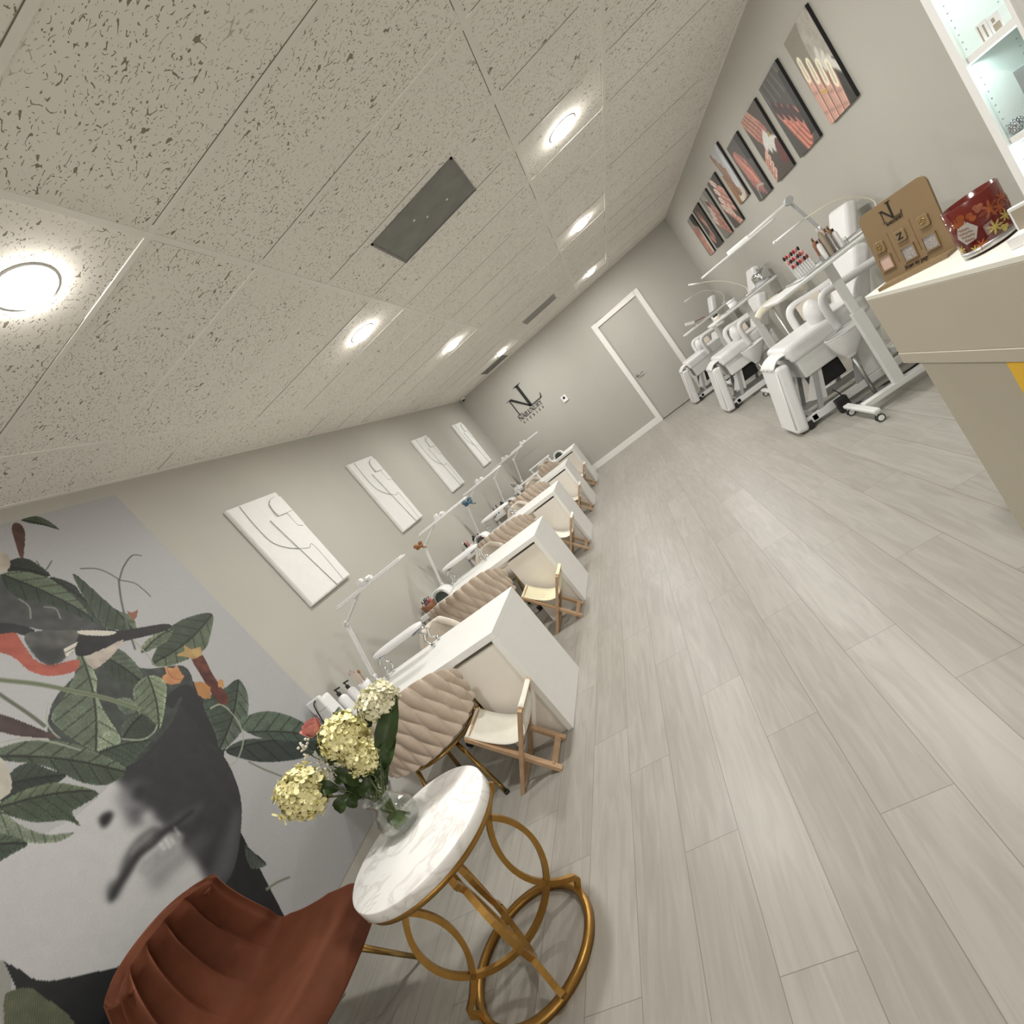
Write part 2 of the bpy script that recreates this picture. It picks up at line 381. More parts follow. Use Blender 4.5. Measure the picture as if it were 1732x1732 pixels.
class Canvas:
    def __init__(s, u0, u1, v0, v1, step, bg, seed=1):
        s.nu = int(round((u1-u0)/step)); s.nv = int(round((v1-v0)/step))
        s.u = np.linspace(u0, u1, s.nu+1); s.vv = np.linspace(v0, v1, s.nv+1)
        s.U, s.V = np.meshgrid(s.u, s.vv); s.c = np.zeros(s.U.shape+(3,)); s.c[:] = bg
        s.rng = np.random.default_rng(seed); s.step = step
        s.clip = None; s.n1 = s.rng.random(s.U.shape); n = vnoise(s.U.shape, 3, s.rng); s.n2 = np.clip((n-n.mean())/n.std()*0.22+0.5, 0, 1)
    def _blend(s, mask, col):
        s.c = s.c*(1-mask[..., None])+np.asarray(col)*mask[..., None]
    def poly(s, P, c1, c2, blur=0, rib=None, vein=0, op=1.0, sm=1):
        P = smooth_poly(P) if sm else np.array(P, float)
        m = pip(s.U, s.V, P).astype(float)
        if blur: m = boxblur(m, int(blur))
        if s.clip is not None: m = m*s.clip
        c1, c2 = np.array(c1)/255, np.array(c2)/255
        w = s.n2[..., None]
        col = c1*w+c2*(1-w)
        if rib:
            a, b = np.array(rib[0]), np.array(rib[1]); d = b-a; L = np.hypot(*d); d = d/L
            t = ((s.U-a[0])*d[0]+(s.V-a[1])*d[1])/L; e = (s.U-a[0])*-d[1]+(s.V-a[1])*d[0]
            bend = e-0.05*L*np.sin(np.clip(t, 0, 1)*PI)
            if vein == 1:
                half = (bend > 0)[..., None]
                col = np.where(half, c1, c2)*(0.80+0.40*s.n1[..., None]*w+0.1)
                vn = np.abs(((t*7-np.abs(bend)/L*6) % 1)-0.5); vmask = (vn > 0.43) & (np.abs(bend) > 0.006)
                col = np.where(vmask[..., None], col*0.66, col)
                col = np.where((np.abs(bend) < 0.0045)[..., None], col*0.45, col)
                edge = m-boxblur(m, 2)
                col = col*(1+np.clip(edge, 0, 1)[..., None]*0.35)
            else:
                col = col*(0.8+0.25*np.sin(s.U*900)*np.sin(s.V*900))[..., None]
        s._blend(m*op, np.clip(col, 0, 1))
    def line(s, P, c, w, blur=0):
        pts = [tuple(p) for p in spline([(p[0], p[1], 0) for p in P], 8)]
        dmin = np.full(s.U.shape, 9.0)
        xs = [p[0] for p in pts]; ys = [p[1] for p in pts]
        bb = (s.U > min(xs)-w*2) & (s.U < max(xs)+w*2) & (s.V > min(ys)-w*2) & (s.V < max(ys)+w*2)
        if not bb.any(): return
        uu, vv = s.U[bb], s.V[bb]; dm = np.full(uu.shape, 9.0)
        for a, b in zip(pts[:-1], pts[1:]):
            dx, dy = b[0]-a[0], b[1]-a[1]; q = dx*dx+dy*dy+1e-12
            t = np.clip(((uu-a[0])*dx+(vv-a[1])*dy)/q, 0, 1)
            dm = np.minimum(dm, np.hypot(uu-a[0]-t*dx, vv-a[1]-t*dy))
        dmin[bb] = dm
        m = np.clip((w/2-dmin)/s.step+0.5, 0, 1)
        if blur: m = boxblur(m, blur)
        if s.clip is not None: m = m*s.clip
        s._blend(m, np.array(c)/255*(0.85+0.3*np.clip(dmin/(w/2+1e-6), 0, 1))[..., None])
    def ell(s, cu, cv, ru, rv, ang, c, blur=0, op=1.0, shade=0.0):
        ca, sa = math.cos(ang), math.sin(ang)
        x = ((s.U-cu)*ca+(s.V-cv)*sa)/ru; y = (-(s.U-cu)*sa+(s.V-cv)*ca)/rv
        r = np.abs(x)**2.4+np.abs(y)**2.4
        m = (r < 1).astype(float)
        if blur: m = boxblur(m, blur)
        s._blend(m*op, np.array(c)/255*(1-shade*np.clip(r, 0, 1)*0.8+0.0*x)[..., None])
    def mesh(s, name, fn, gain=1.0, grain=0.05, thick=None):
        """fn(u, v arrays) -> (N,3) coordinates; vertex colours hold the printed artwork"""
        c = np.clip(s.c*(1+grain*(s.n1[..., None]-0.5)), 0, 1)
        c = np.where(c <= 0.04045, c/12.92, ((c+0.055)/1.055)**2.4)*gain
        c = np.clip(c, 0, 0.9).reshape(-1, 3); N = len(c)
        co = fn(s.U.ravel(), s.V.ravel())
        nu, nv = s.nu, s.nv
        i, j = np.meshgrid(np.arange(nu), np.arange(nv)); a = (j*(nu+1)+i).ravel()
        q = np.stack([a, a+1, a+nu+2, a+nu+1], 1)
        me = bpy.data.meshes.new(name)
        me.vertices.add(N); me.vertices.foreach_set('co', co.astype(np.float32).ravel())
        me.loops.add(q.size); me.loops.foreach_set('vertex_index', q.astype(np.int32).ravel())
        me.polygons.add(len(q)); me.polygons.foreach_set('loop_start', np.arange(0, q.size, 4, dtype=np.int32))
        me.update(calc_edges=True)
        at = me.color_attributes.new('paint', 'FLOAT_COLOR', 'POINT')
        at.data.foreach_set('color', np.concatenate([c, np.ones((N, 1))], 1).astype(np.float32).ravel())
        me.materials.append(PRINT)
        return me
def link_mesh(name, me, parent=None):
    o = bpy.data.objects.new(name, me); COL.objects.link(o)
    if parent: o.parent = parent
    return o

MURAL = [('p',[(0.964,1.155),(0.948,1.089),(0.866,0.997),(0.857,1.014)],(150,150,145),(150,150,145),0,None,0,1,1),('p',[(0.977,1.172),(0.995,1.011),(1.165,0.834),(1.592,0.712),(1.791,0.794),(1.734,0.626),(1.651,0.389),(1.441,-0.054),(1.051,-0.328),(0.565,0.871),(0.809,0.951),(0.918,0.99),(0.948,1.089)],(27,30,33),(22,24,27),0,None,0,1,0),('p',[(1.581,1.395),(1.711,1.386),(1.916,1.413),(2.087,1.484),(2.188,1.489),(2.147,1.313),(2.046,1.137),(1.973,1.096),(1.837,1.085),(1.704,1.147)],(44,46,48),(38,40,42),0,None,0,1,1),('p',[(1.051,1.467),(1.152,1.402),(1.235,1.386),(1.415,1.349),(1.576,1.359),(1.652,1.361),(1.772,1.349),(1.89,1.386),(1.964,1.42),(2.035,1.437),(2.037,1.371),(2.015,1.237),(2.006,1.096),(1.956,0.968),(1.893,0.878),(1.802,0.8),(1.685,0.727),(1.581,0.702),(1.363,0.749),(1.159,0.828),(1.079,0.901),(0.99,1.004),(0.974,1.092),(0.955,1.332)],(194,194,195),(190,190,191),0,None,0,1,1),('c',[(1.051,1.467),(1.152,1.402),(1.235,1.386),(1.415,1.349),(1.576,1.359),(1.652,1.361),(1.772,1.349),(1.89,1.386),(1.964,1.42),(2.035,1.437),(2.037,1.371),(2.015,1.237),(2.006,1.096),(1.956,0.968),(1.893,0.878),(1.802,0.8),(1.685,0.727),(1.581,0.702),(1.363,0.749),(1.159,0.828),(1.079,0.901),(0.99,1.004),(0.974,1.092),(0.955,1.332)]),('p',[(1.593,1.358),(1.598,1.414),(1.661,1.476),(1.805,1.507),(1.967,1.59),(2.195,1.597),(2.318,1.429),(2.261,1.198),(2.181,1.019),(2.082,0.88),(1.987,0.775),(1.859,0.707),(1.641,0.571),(1.535,0.704),(1.567,0.865),(1.575,0.949),(1.585,1.077),(1.579,1.176),(1.582,1.263)],(50,51,55),(44,45,48),4,None,0,1,1),('p',[(1.844,0.881),(1.867,0.855),(1.685,0.727),(1.581,0.713),(1.528,0.773),(1.605,0.791)],(95,95,98),(95,95,98),5,None,0,0.7,1),('p',[(1.55,1.309),(1.64,1.305),(1.658,1.24),(1.607,1.248),(1.541,1.218),(1.524,1.26)],(105,105,108),(105,105,108),5,None,0,0.7,1),('p',[(1.613,1.276),(1.649,1.261),(1.65,1.237),(1.606,1.237),(1.573,1.228)],(28,28,31),(28,28,31),4,None,0,1,1),('p',[(1.535,1.242),(1.59,1.209),(1.603,1.149),(1.572,1.138),(1.505,1.159),(1.507,1.201)],(88,88,92),(88,88,92),5,None,0,1,1),('p',[(1.559,1.176),(1.591,1.157),(1.575,1.135),(1.543,1.143)],(205,205,205),(205,205,205),4,None,0,1,1),('p',[(1.444,1.284),(1.48,1.281),(1.489,1.26),(1.46,1.244),(1.429,1.242),(1.43,1.257)],(26,26,28),(26,26,28),2,None,0,1,1),('p',[(1.271,1.044),(1.305,1.072),(1.337,1.062),(1.374,1.089),(1.434,1.111),(1.503,1.116),(1.561,1.105),(1.575,1.077),(1.669,1.064),(1.772,1.017),(1.688,1.006),(1.609,1.038),(1.554,1.045),(1.486,1.058),(1.427,1.054),(1.356,1.036),(1.298,1.018),(1.27,1.014)],(84,84,86),(70,70,73),3,None,0,1,1),('p',[(1.438,1.106),(1.512,1.105),(1.548,1.092),(1.516,1.079),(1.455,1.085),(1.415,1.08)],(135,135,136),(135,135,136),2,None,0,0.8,1),('p',[(1.408,1.034),(1.495,1.036),(1.588,1.027),(1.612,0.986),(1.555,0.962),(1.464,0.973),(1.401,0.987)],(165,165,166),(140,140,142),2,None,0,0.85,1),('p',[(1.387,0.972),(1.446,0.974),(1.53,0.958),(1.648,0.933),(1.69,0.894),(1.588,0.886),(1.485,0.912),(1.402,0.908)],(98,98,101),(98,98,101),6,None,0,0.6,1),('l',[(1.273,1.026),(1.307,1.038),(1.361,1.051),(1.439,1.067),(1.503,1.055),(1.564,1.056),(1.615,1.043),(1.712,1.028)],(24,24,26),0.016,2),('l',[(1.524,1.035),(1.52,1.005)],(225,225,225),0.006,1),('l',[(1.548,1.029),(1.539,0.993)],(230,230,230),0.006,1),('l',[(1.567,1.017),(1.559,0.992)],(225,225,225),0.005,1),('l',[(1.609,1.038),(1.6,1.001)],(215,215,215),0.005,1),('c',None),('p',[(1.766,2.416),(1.886,2.37),(1.987,2.358),(2.039,2.274),(2.072,2.124),(2.063,1.943),(1.947,1.964),(1.854,2.046),(1.791,2.118),(1.731,2.165),(1.629,2.226)],(62,64,64),(80,82,82),0,None,0,1,1),('p',[(1.777,1.819),(1.985,1.854),(2.038,1.691),(2.212,1.582),(2.164,1.466),(2.094,1.465),(1.916,1.388),(1.649,1.374),(1.519,1.592),(1.615,1.751)],(50,54,53),(70,76,72),0,None,0,1,1),('p',[(2.007,1.507),(2.152,1.495),(2.132,1.339),(2.046,1.123),(2.017,1.191),(2.049,1.353),(2.079,1.463),(1.999,1.447)],(40,42,45),(40,42,45),0,None,0,1,1),('p',[(1.962,2.415),(2.024,2.405),(2.05,2.34),(2.046,2.283),(1.97,2.336),(1.92,2.371)],(40,47,43),(30,35,33),0,[(1.942,2.389),(2.047,2.284)],1,1,1),('p',[(1.892,2.367),(1.97,2.348),(2.036,2.27),(2.065,2.164),(2.057,2.083),(2.059,1.963),(2.008,2.037),(1.941,2.164),(1.871,2.231),(1.86,2.293)],(98,110,90),(50,62,53),0,[(1.892,2.367),(2.059,1.963)],1,1,1),('p',[(2.042,2.278),(2.101,2.207),(2.093,2.125),(2.099,1.984),(2.042,1.992),(2.058,2.131)],(40,48,44),(55,66,57),0,[(2.042,2.278),(2.088,1.971)],1,1,1),('p',[(2.144,2.255),(2.16,2.128),(2.167,2.009),(2.205,1.936),(2.162,1.869),(2.084,1.917),(2.056,1.959),(2.079,2.071),(2.105,2.169)],(92,104,84),(62,74,60),0,[(2.144,2.255),(2.154,1.881)],1,1,1),('p',[(2.593,1.731),(2.474,1.783),(2.324,1.791),(2.181,1.738),(2.093,1.679),(2.168,1.619),(2.365,1.589),(2.473,1.636)],(88,100,80),(60,71,57),0,[(2.589,1.73),(2.104,1.678)],1,1,1),('p',[(2.142,1.79),(2.253,1.8),(2.324,1.777),(2.261,1.741),(2.157,1.74),(2.097,1.754)],(112,122,98),(84,96,76),0,[(2.112,1.757),(2.318,1.778)],1,1,1),('p',[(1.919,1.85),(1.992,1.862),(2.033,1.81),(2.031,1.709),(1.988,1.631),(1.919,1.684),(1.904,1.762)],(78,90,76),(52,63,54),0,[(1.932,1.865),(1.988,1.631)],1,1,1),('p',[(1.941,1.635),(2.038,1.64),(2.073,1.574),(2.004,1.496),(1.876,1.408),(1.859,1.487),(1.884,1.567)],(124,136,112),(100,112,92),0,[(2.03,1.639),(1.877,1.409)],1,1,1),('p',[(1.888,1.912),(1.854,1.774),(1.8,1.707),(1.762,1.618),(1.726,1.481),(1.666,1.471),(1.619,1.503),(1.594,1.601),(1.587,1.685),(1.609,1.733),(1.693,1.767),(1.794,1.829)],(130,142,120),(92,103,87),0,[(1.887,1.907),(1.622,1.506)],1,1,1),('p',[(1.78,1.53),(1.873,1.514),(1.877,1.409),(1.801,1.413),(1.734,1.468)],(72,83,72),(55,64,56),0,[(1.731,1.476),(1.869,1.51)],1,1,1),('p',[(1.832,1.634),(1.888,1.602),(1.873,1.538),(1.817,1.56)],(110,120,105),(80,92,80),0,[(1.828,1.63),(1.87,1.541)],1,1,1),('p',[(1.621,1.495),(1.705,1.47),(1.819,1.397),(1.699,1.373),(1.644,1.379),(1.619,1.439)],(84,97,82),(60,72,60),0,[(1.619,1.492),(1.813,1.396)],1,1,1),('p',[(1.34,1.74),(1.411,1.725),(1.481,1.692),(1.562,1.613),(1.616,1.5),(1.649,1.363),(1.554,1.365),(1.498,1.435),(1.469,1.53),(1.436,1.606),(1.39,1.661)],(86,97,80),(62,74,60),0,[(1.34,1.74),(1.633,1.367)],1,1,1),('p',[(1.269,1.61),(1.367,1.631),(1.425,1.622),(1.456,1.554),(1.479,1.498),(1.41,1.498),(1.354,1.531),(1.275,1.564)],(50,62,52),(38,48,42),0,[(1.278,1.621),(1.477,1.5)],1,1,1),('p',[(1.234,1.56),(1.308,1.557),(1.374,1.537),(1.445,1.488),(1.51,1.364),(1.437,1.366),(1.397,1.369),(1.382,1.308),(1.364,1.362),(1.299,1.424),(1.263,1.499)],(88,100,78),(62,75,58),0,[(1.258,1.551),(1.5,1.387)],1,1,1),('p',[(1.228,1.568),(1.257,1.54),(1.261,1.462),(1.29,1.37),(1.353,1.307),(1.294,1.322),(1.24,1.385),(1.207,1.458)],(140,148,130),(112,122,104),0,[(1.228,1.568),(1.35,1.309)],1,1,1),('p',[(1.162,1.512),(1.208,1.476),(1.237,1.389),(1.192,1.39),(1.098,1.424)],(72,85,70),(58,70,58),0,[(1.147,1.475),(1.235,1.386)],1,1,1),('p',[(2.14,1.374),(2.228,1.374),(2.304,1.359),(2.403,1.343),(2.356,1.23),(2.207,1.134),(2.024,1.13),(2.066,1.216)],(84,96,84),(62,73,64),0,[(2.394,1.343),(2.024,1.144)],1,1,1),('p',[(2.186,1.166),(2.27,1.167),(2.391,1.104),(2.481,0.987),(2.541,0.835),(2.568,0.72),(2.434,0.822),(2.255,0.991)],(84,98,84),(66,80,68),0,[(2.154,1.137),(2.563,0.716)],1,1,1),('p',[(2.038,1.116),(2.178,1.073),(2.386,0.866),(2.558,0.712),(2.356,0.764),(2.159,0.912),(2.066,1.031)],(58,70,64),(46,57,53),0,[(2.038,1.116),(2.558,0.712)],1,1,1),('p',[(1.758,0.737),(1.765,0.677),(1.763,0.595),(1.706,0.639),(1.718,0.685)],(98,104,98),(70,78,72),0,[(1.755,0.735),(1.763,0.595)],1,1,1),('p',[(2.151,2.592),(2.226,2.591),(2.257,2.543),(2.263,2.49),(2.218,2.532),(2.175,2.562)],(72,83,66),(50,60,50),0,[(2.151,2.592),(2.263,2.49)],1,1,1),('p',[(0.913,1.065),(0.956,1.023),(0.961,0.961),(0.963,0.901),(0.951,0.816),(0.87,0.736),(0.782,0.914),(0.865,1.01)],(118,122,98),(96,102,80),0,[(0.954,1.021),(0.827,0.832)],2,1,1),('l',[(1.55,1.985),(1.572,1.956),(1.659,1.867),(1.743,1.757),(1.814,1.66),(1.879,1.544)],(112,120,96),0.022,0),('l',[(1.53,1.958),(1.533,1.904),(1.551,1.782),(1.557,1.709)],(98,104,90),0.016,0),('l',[(2.302,2.135),(2.231,2.04),(2.159,1.924),(2.086,1.787)],(92,97,90),0.01,0),('l',[(2.191,2.264),(2.253,2.236),(2.285,2.195),(2.306,2.137)],(72,74,72),0.006,0),('l',[(2.304,2.134),(2.357,2.088),(2.37,2.034),(2.371,1.986)],(72,74,72),0.006,0),('l',[(2.299,2.129),(2.382,2.19),(2.474,2.229),(2.519,2.21)],(84,82,78),0.007,0),('l',[(2.215,1.256),(2.207,1.177),(2.155,1.093),(2.056,1.044),(1.992,1.047)],(158,166,148),0.007,0),('l',[(2.147,1.326),(2.203,1.309),(2.219,1.26)],(170,176,160),0.008,0),('l',[(1.632,1.782),(1.579,1.726),(1.562,1.674),(1.562,1.635)],(165,170,158),0.006,0),('l',[(1.731,1.476),(1.786,1.421),(1.845,1.412),(1.884,1.428)],(165,172,155),0.006,0),('l',[(2.113,1.822),(2.112,1.744),(2.096,1.663)],(150,155,140),0.006,0),('l',[(1.412,1.745),(1.473,1.711),(1.528,1.644),(1.582,1.544)],(160,165,150),0.006,0),('l',[(2.054,2.374),(2.046,2.318),(2.11,2.35)],(60,62,58),0.004,0),('l',[(1.865,2.234),(1.87,2.186),(1.838,2.136)],(150,152,145),0.005,0),('l',[(1.919,2.159),(1.95,2.13),(1.933,2.081)],(150,152,145),0.005,0),('l',[(1.683,0.526),(1.742,0.498),(1.794,0.462)],(126,134,118),0.012,0),('l',[(2.082,0.99),(2.113,0.903),(2.156,0.808)],(120,128,112),0.01,0),('p',[(1.453,1.874),(1.483,1.839),(1.521,1.753),(1.554,1.645),(1.478,1.718),(1.438,1.779),(1.416,1.824)],(84,64,58),(58,44,42),0,None,0,1,1),('p',[(2.089,2.57),(2.126,2.583),(2.126,2.54),(2.075,2.472),(2.016,2.409),(2.013,2.425),(2.047,2.494)],(104,70,56),(70,48,42),0,None,0,1,1),('p',[(2.205,1.975),(2.221,1.953),(2.257,1.952),(2.225,1.924),(2.189,1.912),(2.197,1.94)],(140,92,72),(140,92,72),0,None,0,1,0),('p',[(2.282,1.595),(2.343,1.576),(2.304,1.46),(2.283,1.361),(2.27,1.306),(2.226,1.288),(2.203,1.337),(2.245,1.489)],(108,60,46),(72,34,30),0,None,0,1,1),('p',[(2.226,1.65),(2.282,1.644),(2.305,1.674),(2.319,1.631),(2.373,1.615),(2.345,1.574),(2.282,1.581),(2.27,1.604)],(186,158,106),(150,118,72),0,None,0,1,0),('p',[(2.077,1.598),(2.114,1.604),(2.131,1.636),(2.159,1.603),(2.188,1.605),(2.176,1.573),(2.17,1.537),(2.125,1.522),(2.082,1.544),(2.069,1.571)],(204,152,106),(170,116,78),0,None,0,1,0),('p',[(2.186,1.483),(2.224,1.462),(2.236,1.41),(2.187,1.364),(2.157,1.391),(2.152,1.42)],(186,140,88),(160,110,66),0,None,0,1,0),('p',[(2.304,1.417),(2.327,1.397),(2.296,1.365),(2.27,1.385)],(186,140,88),(186,140,88),0,None,0,1,0),('l',[(2.134,1.623),(2.118,1.568),(2.148,1.532)],(140,90,60),0.004,0),('p',[(1.932,2.495),(1.966,2.464),(1.975,2.438),(1.942,2.389),(1.897,2.374),(1.851,2.387)],(196,188,172),(170,160,146),0,None,0,1,1),('p',[(1.353,1.735),(1.378,1.7),(1.362,1.638),(1.33,1.583),(1.297,1.569),(1.243,1.589)],(206,202,190),(176,170,158),0,None,0,1,1),('p',[(1.651,2.149),(1.709,2.137),(1.748,2.116),(1.732,2.032),(1.722,1.967),(1.748,1.915),(1.85,1.878),(1.805,1.839),(1.715,1.874),(1.673,1.937),(1.667,2.021),(1.619,2.106)],(180,96,80),(156,80,66),0,None,0,1,1),('p',[(1.663,2.195),(1.734,2.17),(1.779,2.134),(1.812,2.081),(1.767,2.077),(1.737,2.112),(1.631,2.152)],(34,35,38),(48,48,50),0,None,0,1,1),('p',[(1.758,2.071),(1.808,2.076),(1.901,2.024),(1.959,1.979),(1.89,1.929),(1.785,1.906),(1.738,1.929),(1.736,1.996)],(104,104,100),(70,71,70),0,None,0,1,1),('p',[(1.748,2.022),(1.793,1.981),(1.846,1.958),(1.788,1.91),(1.744,1.932)],(48,50,50),(48,50,50),3,None,0,1,1),('p',[(1.924,1.967),(1.964,1.972),(2.059,1.938),(2.112,1.897),(2.313,1.821),(2.32,1.784),(2.217,1.803),(2.067,1.848),(1.972,1.863),(1.905,1.869),(1.86,1.901)],(27,29,31),(36,38,40),0,None,0,1,1),('p',[(1.957,1.99),(2.078,1.91),(2.034,1.91),(1.95,1.968)],(205,200,188),(205,200,188),0,None,0,1,1),('p',[(1.887,1.865),(1.992,1.862),(2.078,1.854),(1.998,1.821),(1.921,1.805),(1.87,1.805)],(196,184,172),(160,150,142),0,None,0,1,1),('p',[(1.84,1.95),(1.91,1.949),(1.876,1.926),(1.82,1.91)],(208,202,190),(208,202,190),0,None,0,1,0),('l',[(1.824,1.931),(1.885,1.932)],(60,60,60),0.004,0)]

# ================================================================== ROOM
struct(MB().box(-0.15, W+0.15, YB-0.15, D+0.15, -0.1, 0).build('floor', FLOORM), 'pale oak plank floor')
struct(MB().box(-0.15, W+0.15, YB-0.15, D+0.15, H, H+0.1).build('ceiling', CEIL), 'fissured tile drop ceiling')
struct(MB().box(-0.15, 0, YB-0.15, D+0.15, 0, H).build('wall_left', WALL), 'greige left wall')
struct(MB().box(W, W+0.15, YB-0.15, D+0.15, 0, H).build('wall_right', WALL), 'greige right wall')
DX0, DX1, DZ = 2.82, 3.63, 2.03
w = MB(); w.box(-0.15, DX0, D, D+0.15, 0, H); w.box(DX1, W+0.15, D, D+0.15, 0, H); w.box(DX0, DX1, D, D+0.15, DZ, H)
struct(w.build('wall_far', WALL), 'greige far wall with the door')
w = MB(); w.box(0, 0.7, YB-0.15, YB, 0, H); w.box(4.1, W, YB-0.15, YB, 0, H); w.box(0.7, 4.1, YB-0.15, YB, 2.45, H); w.box(0.7, 4.1, YB-0.15, YB, 0, 0.25)
struct(w.build('wall_back', WALL), 'greige wall behind the viewer')
wf = MB()
for a, b in ((0.7, 0.76), (2.37, 2.43), (4.04, 4.1)): wf.box(a, b, YB-0.1, YB-0.02, 0.25, 2.45)
wf.box(0.7, 4.1, YB-0.1, YB-0.02, 0.25, 0.31); wf.box(0.7, 4.1, YB-0.1, YB-0.02, 2.39, 2.45)
wo = struct(wf.build('window_1', GREYM), 'shopfront window frame', 'window')
MB().box(0.76, 4.04, YB-0.065, YB-0.055, 0.31, 2.39).build('pane', GLASS, wo)
# door
d = MB().box(DX0, DX1, D+0.01, D+0.05, 0.012, DZ).build('door_1', WALL); struct(d, 'greige flush door', 'door')
k = MB(); k.lathe([(0.026, 0), (0.026, 0.008), (0.012, 0.01), (0.012, 0.03)], 16, Matrix.Translation((DX0+0.075, D+0.01, 0.93)) @ Matrix.Rotation(PI/2, 4, 'X'))
k.rod((DX0+0.075, D-0.03, 0.93), (DX0+0.19, D-0.03, 0.93), 0.009)
k.build('lever_handle', STEEL, d)
for z in (0.25, 1.15, 1.80): MB().box(DX1-0.012, DX1+0.012, D-0.012, D+0.012, z-0.05, z+0.05).build('hinge', STEEL, d)
t = MB(); t.box(DX0-0.09, DX0, D-0.02, D, 0, DZ+0.09); t.box(DX1, DX1+0.09, D-0.02, D, 0, DZ+0.09); t.box(DX0, DX1, D-0.02, D, DZ, DZ+0.09)
struct(t.build('trim_1', TRIMW, bevel=0.004), 'white door casing', 'trim')
struct(MB().box(0, DX0-0.09, D-0.016, D, 0, 0.115).build('baseboard_far', TRIMW, bevel=0.004), 'white baseboard of far wall', 'trim')
struct(MB().box(DX1+0.09, W, D-0.016, D, 0, 0.115).build('baseboard_right', TRIMW, bevel=0.004), 'white baseboard right of the door', 'trim')
# suspended grid: main tees along the room, cross tees across
XG = [-0.02, 0.4359, 1.6551, 2.8743, 3.4839, 4.70]; Y0 = 1.8577; TY = 0.6096
g = MB(); hw = 0.012
for x in XG[1:-1]: g.box(x-hw, x+hw, YB, D, H-0.004, H)
ky = [Y0+TY*k for k in range(-8, 15) if YB < Y0+TY*k < D]
for y in ky:
    for a, b in zip(XG[:-1], XG[1:]): g.box(max(a+hw, 0), min(b-hw, W), y-hw, y+hw, H-0.0035, H)
g.box(0, 0.022, YB, D, H-0.004, H); g.box(W-0.022, W, YB, D, H-0.004, H); g.box(0, W, D-0.022, D, H-0.004, H)
TEE = mat('ceiling_tee_paint', (0.82, 0.80, 0.75), 0.5, var=0.01)
struct(g.build('trim_2', TEE), 'white ceiling grid tees', 'trim')
# dark strips drawn as the shadow lines where tiles meet the tees
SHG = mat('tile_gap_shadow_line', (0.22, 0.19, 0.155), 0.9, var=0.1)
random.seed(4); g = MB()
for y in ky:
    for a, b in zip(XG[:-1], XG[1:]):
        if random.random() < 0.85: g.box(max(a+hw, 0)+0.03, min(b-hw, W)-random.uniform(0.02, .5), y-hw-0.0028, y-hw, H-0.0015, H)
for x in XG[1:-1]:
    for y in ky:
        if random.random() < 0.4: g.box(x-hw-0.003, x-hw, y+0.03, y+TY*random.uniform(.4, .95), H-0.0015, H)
struct(g.build('trim_3', SHG), 'drawn-on shadow lines beside the ceiling tees', 'trim')

# ================================================================== CEILING FIXTURES
LL = ['round recessed downlight over the marble side table, nearest on the left', 'round recessed downlight over the front of the aisle',
      'round recessed downlight beside the big vent, in the row over the desks', 'round recessed downlight beside the big vent, in the row over the recliners',
      'round recessed downlight third along the row over the desks', 'round recessed downlight third along the row over the recliners',
      'round recessed downlight farthest in the row over the desks, beside a dark vent', 'round recessed downlight farthest in the row over the recliners, nearest the door']
proto = None
for i, (x, y) in enumerate(LAMPS[:8]):
    if proto is None:
        proto = thing('downlight', LL[0], 'ceiling light', (x, y, H), 0, 'round downlights in the tile ceiling')
        MB().lathe([(0.0805, -0.0005), (0.100, -0.0005), (0.100, -0.002), (0.0805, -0.004), (0.0805, -0.0005)], 32).build('trim_ring', PLAST, proto)
        MB().lathe([(0.0, -0.001), (0.080, -0.001), (0.080, -0.012), (0.070, -0.021), (0.045, -0.028), (0.0, -0.030)], 32).build('diffuser', BULB, proto)
    else: dup(proto, (x, y, H), LL[i])
def vent(label, x0, x1, y0, y1, m, sl):
    v = thing('ceiling_vent', label, 'vent', ((x0+x1)/2, (y0+y1)/2, H), 0, 'grey vents in the ceiling')
    a, b = (x1-x0)/2, (y1-y0)/2
    f = MB()
    f.box(-a, a, -b, -b+0.014, -0.006, 0); f.box(-a, a, b-0.014, b, -0.006, 0); f.box(-a, -a+0.014, -b, b, -0.006, 0); f.box(a-0.014, a, -b, b, -0.006, 0)
    f.build('vent_frame', m, v)
    p = MB(); p.box(-a+0.014, a-0.014, -b+0.014, b-0.014, -0.0025, 0)
    if sl:
        for i in range(8): yy = -b+0.03+(2*b-0.06)*i/7; p.box(-a+0.02, a-0.02, yy-0.008, yy+0.004, -0.006, -0.002)
    p.build('vent_panel', m, v)
    if not sl:
        for q in ((-0.06, -0.08), (0.0, 0.02), (0.14, 0.05)): MB().lathe([(0, -0.005), (0.008, -0.005), (0.008, -0.002)], 10, Matrix.Translation((q[0], q[1], 0))).build('screw', PLAST, v)
    return v
vent('large plain dark grey vent panel nearest in the ceiling', 1.972, 2.565, 3.138, 3.676, VENT, False)
vent('slim pale vent panel in the ceiling before the door', 1.972, 2.560, 8.59, 9.08, VENT2, True)
vent('dark slatted vent in the far left of the ceiling beside a downlight', 0.80, 1.30, 9.82, 10.36, VENT, True)
c = thing('security_camera', 'tiny white dome camera in the far left ceiling corner', 'camera', (0.09, D-0.08, H), 0)
MB().lathe([(0.05, 0), (0.05, -0.03), (0.045, -0.035)], 20).build('housing', PLAST, c)
MB().ball((0, 0, -0.035), 0.032).build('lens_dome', BLACK, c)

